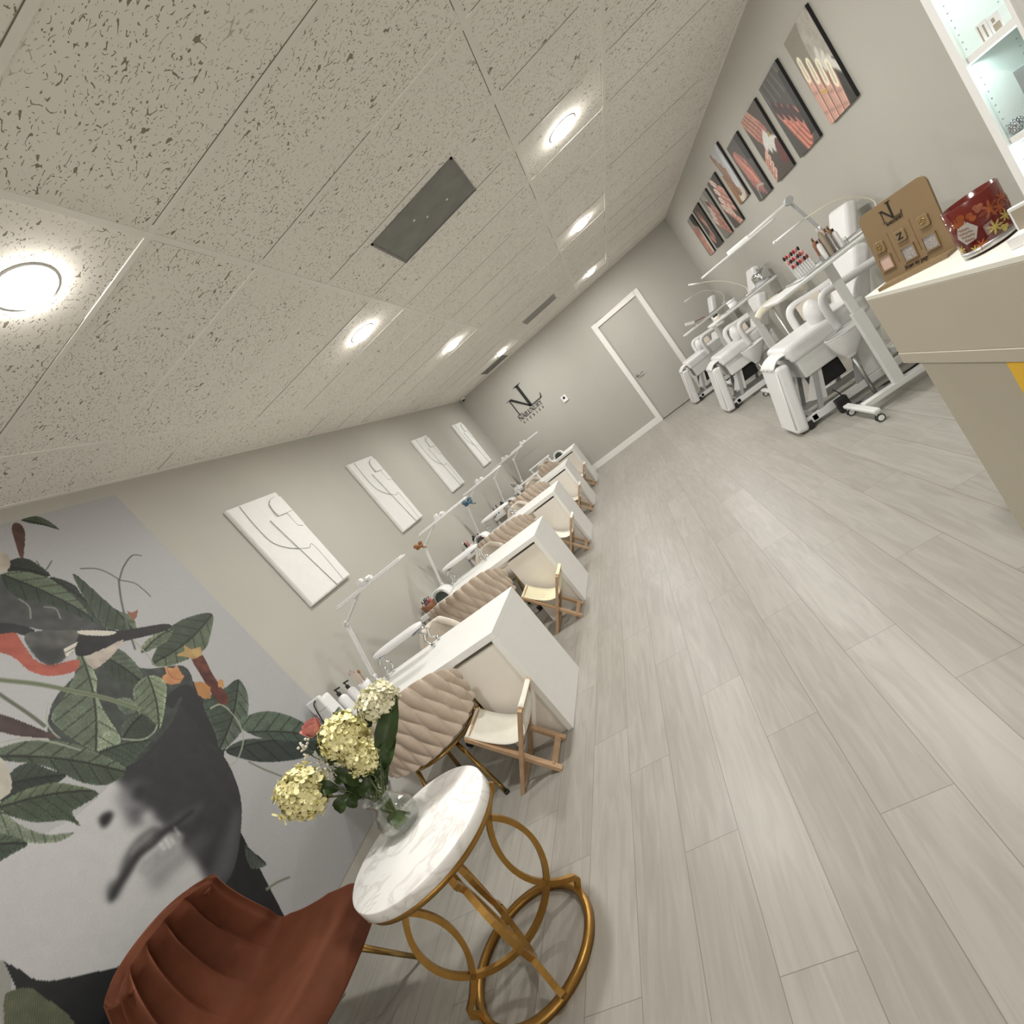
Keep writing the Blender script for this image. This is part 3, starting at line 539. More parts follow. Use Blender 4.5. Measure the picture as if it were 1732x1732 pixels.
# ================================================================== FAR WALL SIGN
LET = {  # strokes: (x0,y0,x1,y1,width)  in a unit-high cell, plus advance
 'N': ([(.08, 0, .08, 1, .05), (.10, 1, .72, 0, .16), (.72, 0, .72, 1, .05), (0, 0, .18, 0, .03), (-.02, 1, .16, 1, .03), (.62, 1, .82, 1, .03)], .86),
 'A': ([(.04, 0, .36, 1, .05), (.36, 1, .70, 0, .15), (.16, .35, .56, .35, .04), (-.04, 0, .14, 0, .03), (.58, 0, .80, 0, .03)], .76),
 'I': ([(.16, 0, .16, 1, .14), (.02, 0, .30, 0, .03), (.02, 1, .30, 1, .03)], .34),
 'L': ([(.16, 0, .16, 1, .14), (.02, 1, .30, 1, .03), (.02, .02, .56, .02, .04), (.56, .0, .58, .2, .05)], .60),
 'U': ([(.12, .22, .12, 1, .14), (.12, .22, .24, .04, .12), (.24, .02, .44, .02, .06), (.44, .03, .56, .22, .06), (.56, .22, .56, 1, .05), (.0, 1, .26, 1, .03), (.46, 1, .68, 1, .03)], .72),
 'X': ([(.06, 1, .62, 0, .16), (.06, 0, .60, 1, .05), (-.02, 0, .16, 0, .03), (.5, 0, .72, 0, .03), (-.02, 1, .18, 1, .03), (.5, 1, .70, 1, .03)], .72),
 'R': ([(.14, 0, .14, 1, .14), (.14, .98, .42, .98, .05), (.42, .97, .54, .78, .12), (.54, .78, .42, .54, .12), (.42, .52, .14, .52, .05), (.34, .52, .64, 0, .14), (.0, 0, .28, 0, .03)], .70),
 'Y': ([(.06, 1, .36, .48, .14), (.36, .48, .62, 1, .05), (.36, 0, .36, .5, .13), (.22, 0, .50, 0, .03), (-.04, 1, .18, 1, .03), (.52, 1, .72, 1, .03)], .70),
 'S': ([(.46, .84, .30, .96, .08), (.30, .96, .12, .80, .10), (.12, .74, .46, .30, .12), (.48, .26, .28, .04, .10), (.28, .04, .06, .18, .07)], .62),
 'T': ([(.28, 0, .28, 1, .12), (.02, .98, .54, .98, .05)], .60), 'D': ([(.12, 0, .12, 1, .12), (.12, .98, .36, .94, .06), (.36, .94, .52, .5, .12), (.52, .5, .36, .05, .12), (.36, .05, .12, .02, .06)], .66),
 'O': ([(.08, .5, .20, .92, .10), (.20, .93, .44, .93, .06), (.44, .92, .56, .5, .10), (.56, .5, .44, .08, .10), (.44, .07, .20, .07, .06), (.20, .08, .08, .5, .10)], .68),
}
def letters(mb, text, u0, v0, h, spacing, fn, wide=1.0):
    """fn(u, v, lift) -> 3d; draws every stroke as a thin raised bar"""
    x = u0
    for ch in text:
        st, adv = LET[ch]
        for a, b, c_, d_, wd in st:
            p = Vector((x+a*h*wide, v0+b*h)); q = Vector((x+c_*h*wide, v0+d_*h)); dd = q-p
            if dd.length < 1e-6: continue
            dd.normalize(); nn = Vector((-dd.y, dd.x))*wd*h/2
            P = [p-nn, q-nn, q+nn, p+nn]
            vs = [fn(r.x, r.y, 0) for r in P]+[fn(r.x, r.y, 1) for r in P]
            mb.add(vs, [(0, 1, 2, 3), (4, 7, 6, 5), (0, 4, 5, 1), (1, 5, 6, 2), (2, 6, 7, 3), (3, 7, 4, 0)])
        x += adv*h*wide+spacing
    return x
def big_NL(mb, u, v, s, fn):
    """joined N and L monogram: origin lower left, s = overall height"""
    Q = [[(.12, 0), (.155, 0), (.155, .69), (.12, .72)],                     # thin left stem
         [(.0, .72), (.20, .72), (.20, .70), (.0, .705)], [(.02, -.0), (.26, -.0), (.26, .018), (.02, .018)],
         [(.12, .72), (.24, .72), (.78, 0), (.70, 0)],                       # thick diagonal
         [(.68, 0), (.80, 0), (.80, .97), (.68, .97)],                       # thick tall stem
         [(.58, 1.0), (.92, 1.0), (.80, .95), (.68, .95)], [(.56, 1.0), (.94, 1.0), (.94, .985), (.56, .985)],
         [(.74, 0), (1.26, 0), (1.26, .03), (.74, .03)], [(1.16, .0), (1.29, .0), (1.34, .19), (1.32, .19), (1.25, .05)]]
    for P in Q:
        n = len(P); vs = [fn(u+a*s, v+b*s, 0) for a, b in P]+[fn(u+a*s, v+b*s, 1) for a, b in P]
        mb.add(vs, [tuple(range(n))[::-1], tuple(range(n, 2*n))]+[(i, (i+1) % n, n+(i+1) % n, n+i) for i in range(n)])
sg = thing('wall_sign', 'black raised letter salon monogram sign on the far wall', 'sign', (1.02, D, 1.55))
fw = lambda u, v, l: (u-1.02, -0.001-0.010*l, v-1.55)
m = MB(); big_NL(m, 0.70, 1.735, 0.465, fw); m.build('monogram', INK, sg)
m = MB(); letters(m, 'NAILUXURY', 0.705, 1.637, 0.083, -0.002, fw, 1.10); m.build('salon_name', INK, sg)
m = MB(); letters(m, 'STUDIOS', 0.735, 1.553, 0.050, 0.052, fw, .8); m.build('subtitle', INK, sg)
th = thing('thermostat', 'small white square thermostat on the far wall', 'thermostat', (1.615, D, 1.44))
MB().box(-0.055, 0.055, -0.022, 0, -0.06, 0.06).build('case', PLAST, th, bevel=0.005)
MB().box(-0.022, 0.022, -0.024, -0.0215, -0.005, 0.04).build('display', BLACK, th)

# ================================================================== LEFT WALL: relief canvases and mural
ART = [(3.275, 3.875), (5.130, 5.735), (7.047, 7.670), (9.037, 9.642)]
AL = ['white relief canvas nearest the mural', 'white relief canvas second from the mural', 'white relief canvas third from the mural', 'white relief canvas nearest the far corner']
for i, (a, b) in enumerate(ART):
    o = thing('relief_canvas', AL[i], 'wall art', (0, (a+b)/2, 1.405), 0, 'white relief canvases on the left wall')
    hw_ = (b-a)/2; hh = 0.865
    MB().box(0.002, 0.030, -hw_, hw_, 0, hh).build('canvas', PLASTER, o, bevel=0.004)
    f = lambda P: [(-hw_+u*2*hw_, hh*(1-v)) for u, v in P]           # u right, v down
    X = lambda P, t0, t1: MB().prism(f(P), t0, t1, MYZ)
    # stepped sheets: a head shape, a long curve and a shoulder sheet, with grey tubes drawn as shadow lines between them
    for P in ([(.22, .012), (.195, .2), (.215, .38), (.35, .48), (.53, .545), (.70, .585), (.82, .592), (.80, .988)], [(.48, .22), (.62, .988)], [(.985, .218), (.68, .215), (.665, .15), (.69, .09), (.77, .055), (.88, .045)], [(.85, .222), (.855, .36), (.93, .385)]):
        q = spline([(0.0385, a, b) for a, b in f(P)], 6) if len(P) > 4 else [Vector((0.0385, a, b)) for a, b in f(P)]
        MB().tube(q, 0.0028, 5).build('groove_shade_line', GROOVE, o)
    X([(.012, .012), (.22, .012), (.195, .2), (.215, .38), (.35, .48), (.53, .545), (.70, .585), (.82, .592), (.80, .988), (.012, .988)], 0.030, 0.0345).build('relief_sheet', PLASTER, o)
    X([(.48, .22), (.985, .22), (.985, .988), (.62, .988)], 0.030, 0.038).build('relief_sheet', PLASTER, o)
    X([(.68, .215), (.665, .15), (.69, .09), (.77, .055), (.88, .045), (.985, .06), (.985, .218)], 0.030, 0.0425).build('relief_sheet', PLASTER, o)
    X([(.85, .222), (.985, .222), (.985, .37), (.93, .385), (.85, .36)], 0.038, 0.0425).build('relief_sheet', PLASTER, o)
# printed wall mural
cv = Canvas(0.45, 2.69, 0.20, 2.595, 0.004, np.array([176, 176, 178])/255, 3)
for S in MURAL:
    if S[0] == 'c': cv.clip = pip(cv.U, cv.V, smooth_poly(S[1])).astype(float) if S[1] else None
    elif S[0] == 'p': cv.poly(*S[1:])
    else: cv.line(*S[1:])
me = cv.mesh('wall_mural', lambda u, v: np.stack([np.full_like(u, 0.0025), u, v], 1), 0.86, 0.035)
o = link_mesh('wall_mural', me); tag(o, 'large botanical mural of a grey face, leaves and a red-breasted bird', 'mural')

# ================================================================== RIGHT WALL: nail pictures
PB = [(4.29, 4.698), (4.902, 5.33), (5.49, 5.938), (6.137, 6.547), (6.696, 7.074), (7.247, 7.66), (7.835, 8.237), (8.43, 8.834), (9.0, 9.38)]
SK = [(192, 148, 132), (206, 130, 112), (180, 130, 112), (194, 128, 114), (160, 124, 98), (188, 138, 124), (180, 124, 110), (186, 136, 120), (178, 126, 112)]
BGS = [(130, 124, 108), (70, 68, 64), (74, 66, 58), (72, 68, 66), (168, 170, 172), (66, 62, 58), (120, 118, 110), (48, 46, 44), (120, 114, 104)]
PL = ['nail photo of pale almond nails beside white petals, nearest on the right wall', 'nail photo of dark-tipped coral fingers on grey, second from the near end',
      'nail photo of two hands with a white lily, third from the near end', 'nail photo of a clasped hand on charcoal, fourth from the near end',
      'nail photo with a white lace sleeve hung higher than its row', 'nail photo of pointed pink nails just beyond the raised one',
      'nail photo of crossed hands third from the far end', 'nail photo of a small hand on black second from the far end', 'nail photo with a white cuff, farthest along the wall']
rngp = random.Random(5)
for i, (a, b) in enumerate(PB):
    wd, ht = b-a, 0.59
    z0 = 1.822 if i == 4 else 1.690
    cv = Canvas(0, 1, 0, 1, 1/90, np.array(BGS[i])/255, 10+i)
    s = SK[i]; dk = tuple(v*0.62 for v in s)
    def finger(u0, v0, u1, v1, r, nail, c=None):
        c = c or s; n = 12
        cv.line([(u0-0.012, v0-0.012), ((u0+u1)/2-0.012, (v0+v1)/2-0.012), (u1, v1)], dk, r*2.5, 0)
        cv.line([(u0, v0), ((u0+u1)/2, (v0+v1)/2), (u1, v1)], c, r*2, 0)
        hl = tuple(min(255, v*1.14+6) for v in c); cv.line([(u0+r*.3, v0+r*.1), ((u0+u1)/2+r*.3, (v0+v1)/2), (u1, v1-r*.3)], hl, r*.8, 2)
        for tt in (.35, .68): cv.line([(u0+(u1-u0)*tt-r*.8, v0+(v1-v0)*tt), (u0+(u1-u0)*tt+r*.8, v0+(v1-v0)*tt-r*.25)], dk, r*.16, 1)
        if nail:
            d = math.hypot(u1-u0, v1-v0); cv.line([(u1-(u1-u0)/d*0.05, v1-(v1-v0)/d*0.05), (u1+(u1-u0)/d*0.05, v1+(v1-v0)/d*0.05), (u1+(u1-u0)/d*0.12, v1+(v1-v0)/d*0.12)], nail, r*1.5, 0)
    # u runs from the far edge (0) to the near edge (1), v up
    if i == 0:
        cv.poly([(.5, .55), (1, .4), (1, .95), (.6, 1)], (178, 172, 160), (150, 146, 134)); cv.poly([(.65, 0), (1, 0), (1, .45), (.75, .35)], (50, 48, 42), (34, 32, 30))
        for k in range(5): cv.ell(.62+.08*k, .55-.04*k, .16, .05, .9-.4*k, (214, 210, 200), 1)
        for k in range(4): finger(.05+.2*k, -.1, .12+.21*k, .60-.09*k, .085, (232, 224, 198))
        cv.line([(.24, .32), (.40, .30)], (210, 170, 80), .035)
    elif i == 1:
        for k in range(5): cv.line([(.05+.2*k, .98), (.1+.22*k, .7)], (120, 112, 108), .03, 1)
        for k in range(4): finger(.55+.10*k, .06+.05*k, .22+.17*k, .60-.07*k, .095, (66, 44, 44))
        cv.poly([(.8, .1), (1, .1), (1, .9), (.86, .9)], (36, 36, 36), (24, 24, 24), sm=0)
    elif i == 2:
        for k in range(4): finger(.02+.12*k, 1.02, .30+.13*k, .66+.02*k, .06, (176, 110, 100))
        for k in range(5): cv.ell(.5+.09*k, .52-.02*k, .17, .075, .5+.6*k, (218, 218, 212), 1)
        cv.ell(.78, .55, .06, .03, .4, (170, 150, 60)); cv.poly([(.7, .15), (1, .12), (1, .42), (.8, .40)], (110, 54, 50), (90, 44, 42))
        for k in range(4): finger(-.05, .05+.07*k, .16+.03*k, .12+.09*k, .045, (220, 180, 168))
    elif i == 3:
        cv.poly([(.08, .80), (.3, .86), (.55, .70), (.72, .45), (.74, .15), (.55, .08), (.3, .35), (.12, .6)], s, dk)
        for k in range(4): finger(.2+.1*k, .78-.1*k, .28+.12*k, .30-.05*k, .055, (150, 100, 96), tuple(v*(.9+.04*k) for v in s))
        cv.poly([(.75, .6), (1, .55), (1, 1), (.7, 1)], (28, 28, 28), (20, 20, 20), sm=0); cv.line([(.25, .02), (.4, .2), (.8, .16)], (180, 178, 172), .03)
    elif i == 4:
        cv.poly([(0, 0), (.9, 0), (.7, .25), (0, .6)], (160, 116, 74), (130, 90, 54)); cv.poly([(.3, .02), (.8, .02), (.9, .2), (.5, .25)], (214, 206, 192), (190, 180, 164))
        for k in range(4): finger(.45+.05*k, .20, .08+.14*k, .92-.12*k, .07, None, tuple(v*(.8+.1*(k % 2)) for v in s))
        cv.poly([(.55, .3), (.95, .3), (1, .95), (.75, 1)], (206, 210, 214), (176, 180, 186)); cv.poly([(.93, 0), (1, 0), (1, 1), (.93, 1)], (70, 70, 70), (60, 60, 60), sm=0)
    elif i == 5:
        for k in range(3): finger(1.0, .30+.14*k, .34+.06*k, .56+.17*k, .08, (232, 206, 196))
        for k in range(3): finger(.9-.1*k, -.05, .2+.2*k, .42-.08*k, .085, (216, 188, 176))
        cv.poly([(.7, .8), (1, .75), (1, 1), (.7, 1)], (30, 28, 28), (22, 22, 22), sm=0)
    elif i == 6:
        cv.poly([(.05, .5), (.5, .6), (.6, 1), (.2, 1)], (160, 158, 150), (132, 130, 122))
        for k in range(4): finger(.95-.05*k, .05+.1*k, .22+.12*k, .40+.10*k, .085, (220, 200, 190))
        finger(.9, .5, .5, .75, .07, (90, 40, 40))
    elif i == 7:
        for k in range(4): finger(.6-.02*k, .25+.03*k, .30+.10*k, .84-.04*k, .05, (120, 74, 66))
        cv.poly([(.05, .30), (.5, .38), (.55, .2), (.3, .1)], s, dk)
    else:
        cv.poly([(.1, .55), (.6, .6), (.7, 1), (.1, 1)], (150, 146, 136), (110, 106, 98)); cv.poly([(.55, .8), (1, .7), (1, 1), (.6, 1)], (30, 30, 30), (24, 24, 24))
        for k in range(3): finger(.35+.22*k, -.1, .25+.15*k, .55+.02*k, .10, (170, 100, 94))
        cv.poly([(.78, .0), (.92, .0), (.95, .6), (.82, .5)], (214, 208, 196), (196, 190, 178))
    o = thing('nail_photo_panel', PL[i], 'picture', (W, (a+b)/2, z0), 0, 'nail photo panels on the right wall')
    MB().box(-0.022, -0.001, -wd/2, wd/2, 0, ht).build('backing_board', BLACK, o)
    me = cv.mesh('photo_print', lambda u, v: np.stack([np.full_like(u, -0.0228), wd/2-u*wd, v*ht], 1), 0.95, 0.10)
    link_mesh('photo_print', me, o)

# ================================================================== MANICURE DESKS and what stands round them
DY = [2.515, 4.27, 5.985, 7.72, 9.46]; DD = 0.64; DXE = 1.335; DZT = 0.71
NTH = ['nearest', 'second', 'third', 'fourth', 'farthest']
def make_desk():
    t = thing('manicure_desk', 'white manicure desk nearest the flower table', 'desk', (0, DY[0], 0), 0, 'white manicure desks along the left wall')
    MB().box(0.004, DXE, 0, DD, DZT-0.042, DZT).build('desktop', WHITE, t, bevel=0.0025)
    MB().box(DXE-0.036, DXE, 0.0, DD, 0.0, DZT-0.0425).build('end_panel', WHITE, t, bevel=0.002)
    MB().box(0.985, DXE-0.0365, 0.014, DD-0.03, 0.0, DZT-0.062).build('pedestal', CREAMW, t, bevel=0.002)
    MB().box(0.0055, 0.04, 0.03, DD-0.03, 0.0, DZT-0.043).build('wall_panel', WHITE, t)
    return t
d0 = make_desk()
for k in range(1, 5): dup(d0, (0, DY[k], 0), 'white manicure desk, %s along the left wall' % NTH[k])

def make_braid():
    t = thing('braided_chair', 'beige braided velvet chair behind the flower vase', 'chair', (0.70, 2.47, 0), 0, 'beige braided chairs at the desks')
    A = math.radians(88)
    def shell(u, v, off):
        th = (u*2-1)*A; top = 0.805-0.15*abs(u*2-1)**3.4; bot = 0.432+0.06*abs(u*2-1)**3
        z = bot+(top-bot)*v
        R = 0.288+0.022*v
        h = 0
        if off > 0:
            sl = u*13.5+1.05*v; best = 0
            for vc, sh, ln in ((0.80, 0.0, 0.43), (0.38, 0.5, 0.43), (-0.04, 0.0, 0.40)):
                t_ = (v-vc)/ln
                if abs(t_) >= 1: continue
                a = ((sl+sh) % 1.0)-0.5; w_ = 0.60*(1-abs(t_)**1.9)
                if abs(a) < w_: best = max(best, math.sqrt(1-(a/w_)**2)*(1-0.55*t_*t_))
            h = 0.052*best
        x = (R+off+h)*math.sin(th); y = -(R+off+h)*math.cos(th)*0.93
        return (x, y, z+(0.012*h/0.052*max(0, v-.8)*5 if off > 0 else 0))
    m = MB(); m.grid(lambda u, v: shell(u, v, 0.012), 320, 96); m.grid(lambda u, v: shell(u, v, 0), 48, 10)
    for a, b in ((0, 'v'), (1, 'v'), (0, 'u'), (1, 'u')):
        n = 320
        if b == 'v': m.grid(lambda u, v: shell(u, a, 0.0 if v < .5 else .012), n, 1)
        else: m.grid(lambda u, v: shell(a, u, 0.0 if v < .5 else .012), 96, 1)
    m.build('backrest', BEIGEV, t)
    m = MB(); m.lathe([(0.0, 0.395), (0.22, 0.395), (0.248, 0.41), (0.256, 0.445), (0.245, 0.475), (0.19, 0.49), (0, 0.495)], 36)
    m.build('seat', BEIGEV, t)
    r = MB(); r.tube(arc((0, 0, 0.385), 0.235, 0, 2*PI, 31, 'xy')[:-1], 0.011, 8, True); r.build('seat_ring', BRASS, t)
    for sx, sy in ((-1, -1), (1, -1), (-1, 1), (1, 1)):
        l = MB().rod((0.15*sx, 0.15*sy, 0.385), (0.215*sx, 0.20*sy, 0.012), 0.0125).build('leg', BRASS, t)
        MB().rod((0.215*sx, 0.20*sy, 0.0), (0.215*sx, 0.20*sy, 0.016), 0.015).build('foot_cap', RUBBER, l)
    return t
b0 = make_braid()
BXY = [(0.70, 2.47), (0.66, 4.02), (0.66, 5.78), (0.66, 7.50), (0.66, 9.22)]
for k in range(1, 5): dup(b0, BXY[k]+(0,), 'beige braided chair at the front of the %s desk' % NTH[k], rz=[0, .08, -.06, .05, 0][k])

def make_tech():
    t = thing('swivel_chair', 'cream round-backed swivel chair behind the nearest desk', 'chair', (0.58, 3.19, 0), 0, 'cream swivel chairs behind the desks')
    def back(u, v):
        a = (u*2-1); s = math.sin(v*PI/2)
        wv = 0.205*(1-max(0, v-0.35)**2.6*1.9) if v > .35 else 0.205
        x = a*max(wv, 0.03); y = 0.215-0.09*a*a+0.05*v
        return (x, y, 0.47+0.315*v-0.02*a*a)
    m = MB(); m.grid(back, 20, 16); m.build('backrest', CREAMV, t, solid=0.05, subsurf=1)
    MB().lathe([(0, 0.40), (0.20, 0.40), (0.225, 0.42), (0.225, 0.455), (0.20, 0.48), (0, 0.487)], 32).build('seat', CREAMV, t)
    MB().rod((0, 0, 0.10), (0, 0, 0.40), 0.025).build('gas_lift', BRASS, t)
    for k in range(5):
        a = 2*PI*k/5+0.35; c, s = math.cos(a), math.sin(a)
        l = MB().tube(spline([(c*.02, s*.02, .13), (c*.14, s*.14, .135), (c*.22, s*.22, .10), (c*.245, s*.245, .062)], 5), 0.013, 8).build('base_arm', BRASS, t)
        q = MB()
        for d_ in (-0.013, 0.013): q.rod((c*.25-s*(d_-0.008), s*.25+c*(d_-0.008), .026), (c*.25-s*(d_+0.008), s*.25+c*(d_+0.008), .026), 0.026, n=14)
        q.build('caster', BLACK, l)
    return t
t0 = make_tech()
for k in range(1, 5): dup(t0, (0.60, DY[k]+0.70, 0), 'cream round-backed swivel chair behind the %s desk' % NTH[k], rz=[0, .1, -.1, .05, .1][k])

def make_stool(canvas, label, y, x=0.0):
    t = thing('folding_stool', label, 'stool', (x, y, 0), 0, 'oak and canvas folding stools at the desk ends')
    for yy in (0.0, 0.285):
        MB().bar((1.035, yy, 0.0), (1.335, yy, 0.395), 0.022, 0.034, up=(0, 1, 0)).build('leg', WOOD, t, bevel=0.002)
        s = 0.023 if yy == 0 else -0.023
        MB().bar((1.285, yy+s, 0.0), (0.985, yy+s, 0.405), 0.022, 0.034, up=(0, 1, 0)).build('leg', WOOD, t, bevel=0.002)
    MB().bar((1.262, 0.023, 0.035), (1.262, 0.262, 0.035), 0.018, 0.030).build('stretcher', WOOD, t)
    MB().bar((1.062, 0.0, 0.035), (1.062, 0.285, 0.035), 0.018, 0.030).build('stretcher', WOOD, t)
    MB().rod((1.165, -0.012, 0.172), (1.165, 0.297, 0.172), 0.006).build('pivot_rod', STEEL, t)
    for xx, zz in ((1.331, 0.388), (0.990, 0.398)): MB().rod((xx, 0.012, zz), (xx, 0.273, zz), 0.015).build('top_rail', WOOD, t)
    P = spline([(0.972, 0, 0.398), (0.99, 0, 0.417), (1.008, 0, 0.395), (1.06, 0, 0.335), (1.13, 0, 0.275), (1.20, 0, 0.250), (1.262, 0, 0.268), (1.300, 0, 0.33), (1.317, 0, 0.385), (1.331, 0, 0.407), (1.349, 0, 0.388)], 5)
    m = MB(); n = len(P)-1
    def cl(u, v):
        i = min(int(u*n), n-1); f = u*n-i; p = P[i].lerp(P[i+1], f)
        sg_ = 0.008*math.sin(v*PI)*math.sin(u*PI)
        return (p.x, 0.018+v*0.25, p.z-sg_)
    m.grid(cl, n, 6); m.build('sling_seat', canvas, t, solid=0.004)
    return t
SY = [2.20, 3.955, 5.67, 7.405, 9.145]; SX = [0, 0.03, 0.03, 0.03, 0.02]
make_stool(CANVAS, 'oak folding stool with white canvas sling at the nearest desk', SY[0], SX[0])
make_stool(CANVASY, 'oak folding stool with pale yellow canvas sling at the second desk', SY[1], SX[1])
s3 = make_stool(CANVAS, 'oak folding stool with white canvas sling at the third desk', SY[2], SX[2])
for k in (3, 4): dup(s3, (SX[k], SY[k], 0), 'oak folding stool at the %s desk' % NTH[k])

def make_lamp():
    t = thing('desk_lamp', 'white LED arm lamp on the nearest desk', 'lamp', (0.12, 3.12, DZT), 0, 'white LED arm lamps over the desks')
    b = MB(); b.lathe([(0.032, 0), (0.032, 0.012), (0.014, 0.016), (0.014, 0.05)], 16); b.build('clamp_base', ENAMEL, t)
    E_ = Vector((0.13, 0, 0.46)); N_ = Vector((0.43, 0, 0.618))
    for nm, p, q in (('lower_arm', Vector((0, 0, 0.045)), E_), ('upper_arm', E_, N_-Vector((0, 0, 0.02)))):
        m = MB()
        for dy in (-0.012, 0.012): m.bar(p+Vector((0, dy, 0)), q+Vector((0, dy, 0)), 0.010, 0.016, up=(0, 1, 0))
        m.build(nm, ENAMEL, t)
    j = MB()
    for c_ in (Vector((0, 0, 0.05)), E_, N_): j.rod(c_-Vector((0, 0.02, 0)), c_+Vector((0, 0.02, 0)), 0.019, n=14)
    j.build('joint', ENAMEL, t)
    h = MB(); h.prism(rrect(0.155, 0.80, -0.042, 0.042, 0.03), 0.568, 0.580); h.prism(rrect(0.17, 0.785, -0.030, 0.030, 0.025), 0.580, 0.588)
    hd = h.build('lamp_head', ENAMEL, t, bevel=0.003)
    MB().prism(rrect(0.18, 0.775, -0.034, 0.034, 0.02), 0.5655, 0.568).build('light_strip', PLAST, hd)
    m = MB(); m.box(0.40, 0.52, -0.016, 0.016, 0.588, 0.612); m.rod((0.49, -0.03, 0.61), (0.49, 0.03, 0.61), 0.012); m.build('head_bracket', ENAMEL, t, bevel=0.003)
    return t
l0 = make_lamp()
LP = [(0.12, 3.12), (0.09, 4.875), (0.09, 6.60), (0.11, 8.32), (0.13, 10.07)]
for k in range(1, 5): dup(l0, LP[k]+(DZT,), 'white LED arm lamp on the %s desk' % NTH[k], rz=[0, 0, .0, .0, .0][k])
def bow(label, loc, m):
    o = MB()
    for a in (0.5, 2.6, 3.7, 5.8): o.ball((0.030*math.cos(a), 0.012*math.sin(a*2), 0.026*math.sin(a)), 0.026, 1, .45, .7)
    o.ball((0, -0.008, 0), 0.012); o.tube([(0, 0, 0), (0.03, 0, -0.04), (0.06, 0, -0.055)], 0.006)
    q = o.build('ribbon_bow', m, loc=loc); tag(q, label, 'bow')
bow('copper ribbon bow on the second desk lamp', (0.195, 4.835, 1.21), COPPER)
bow('slate blue ribbon bow between the second and third desk lamps', (0.87, 4.84, 1.245), BLUEP)
def make_rest():
    t = thing('arm_rest', 'padded white arm rest on chrome legs on the nearest desk', 'arm rest', (0.50, 3.06, DZT), 0, 'white arm rests on the desks')
    m = MB()
    def pad(u, v):
        a = v*2*PI; x = (u-0.5)*0.46; e = max(0.02, (1-abs(2*u-1)**5))**0.5
        return (x, 0.058*e*math.cos(a), 0.168+0.026*e*math.sin(a))
    m.grid(pad, 28, 16); m.build('pad', VINYL, t)
    for sx in (-1, 1):
        m = MB()
        for sy in (-1, 1):
            m.tube(spline([(0.17*sx, 0.03*sy, 0.145), (0.205*sx, 0.035*sy, 0.11), (0.185*sx, 0.042*sy, 0.06), (0.215*sx, 0.05*sy, 0.018)], 5), 0.0085, 8)
            m.ball((0.215*sx, 0.05*sy, 0.016), 0.016)
        m.box(min(.13*sx, .19*sx), max(.13*sx, .19*sx), -0.035, 0.035, 0.136, 0.146)
        m.build('leg', CHROME, t)
    return t
r0 = make_rest()
dup(r0, (0.46, 4.80, DZT), 'padded white arm rest on chrome legs on the second desk')
dup(r0, (0.46, 6.53, DZT), 'padded white arm rest on chrome legs on the third desk')
def make_frame_rest():
    t = thing('arm_rest', 'slim white arm rest frame on the fourth desk', 'arm rest', (0.62, 8.28, DZT), 0, 'white arm rests on the desks')
    MB().prism(rrect(-0.235, 0.235, -0.05, 0.05, 0.03), 0.108, 0.13).build('pad', VINYL, t, bevel=0.006)
    for sx in (-1, 1):
        m = MB(); m.bar((0.20*sx, -0.03, 0), (0.20*sx, -0.03, 0.108), 0.016, 0.016); m.bar((0.20*sx, 0.03, 0), (0.20*sx, 0.03, 0.108), 0.016, 0.016); m.box(.20*sx-.012, .20*sx+.012, -.045, .045, 0, 0.008)
        m.build('leg', ENAMEL, t)
    return t
f0 = make_frame_rest(); dup(f0, (0.61, 10.0, DZT), 'slim white arm rest frame on the farthest desk')
def make_uv():
    t = thing('nail_lamp', 'white domed nail lamp on the second desk', 'nail lamp', (0.24, 4.47, DZT), 0, 'white nail lamps on the desks')
    m = MB()
    def shell(u, v):
        a = PI*u; b_ = v
        return (0.088*math.cos(a), -0.07+0.14*b_, 0.105*math.sin(a)**0.7*(1-0.15*b_))
    m.grid(shell, 20, 4); m.build('housing', PLAST, t, solid=0.012)
    MB().prism([(0.066*math.cos(PI*i/14), 0.078*math.sin(PI*i/14)**0.8) for i in range(15)], 0.050, 0.054, MXZ).build('hand_opening', DARKGLASS, t)
    return t
u0 = make_uv()
for k, x, y, z in ((2, 0.24, 6.20, -.2), (3, 0.33, 7.86, -.2), (4, 1.03, 9.74, 0)): dup(u0, (x, y, DZT), 'white domed nail lamp on the %s desk' % NTH[k], rz=z)

# small things on the desks
def bottle(label, loc, r, h, m, capm, group=None, name='pump_bottle', pump=False):
    t = thing(name, label, 'bottle', loc, 0, group)
    MB().lathe([(0, 0), (r*.96, 0), (r, .004), (r, h*.72), (r*.8, h*.8), (r*.35, h*.86), (r*.35, h*.88)], 16).build('body', m, t)
    c = MB(); c.lathe([(r*.40, h*.86), (r*.40, h), (0, h)], 12)
    if pump: c.rod((0, 0, h), (0, 0, h*1.13), r*.14); c.bar((-.2*r, 0, h*1.14), (1.1*r, 0, h*1.12), r*.35, r*.25)
    c.build('cap', capm, t); return t
dr = thing('device_box', 'white box-shaped device with a black cable on the nearest desk', 'device', (0.085, 2.64, DZT))
MB().box(-0.055, 0.055, -0.05, 0.05, 0, 0.235).build('case', PLAST, dr, bevel=0.015, segs=3)
MB().box(-0.057, 0.057, -0.053, -0.02, 0.17, 0.26).build('side_holder', PLAST, dr, bevel=0.01)
MB().lathe([(0, 0), (.02, 0), (.02, .006), (0, .006)], 14, Matrix.Translation((0.055, 0, 0.10)) @ Matrix.Rotation(PI/2, 4, 'Y')).build('dial', GREYM, dr)
MB().tube(spline([(0.03, -0.056, 0.25), (0.01, -0.075, 0.22), (-0.02, -0.08, 0.08), (0.0, -0.09, 0.006)], 6), 0.004).build('cable', BLACK, dr)
bottle('white lotion bottle with a black pump next to the white device box', (0.12, 2.76, DZT), 0.034, 0.175, PLAST, BLACK, pump=True)
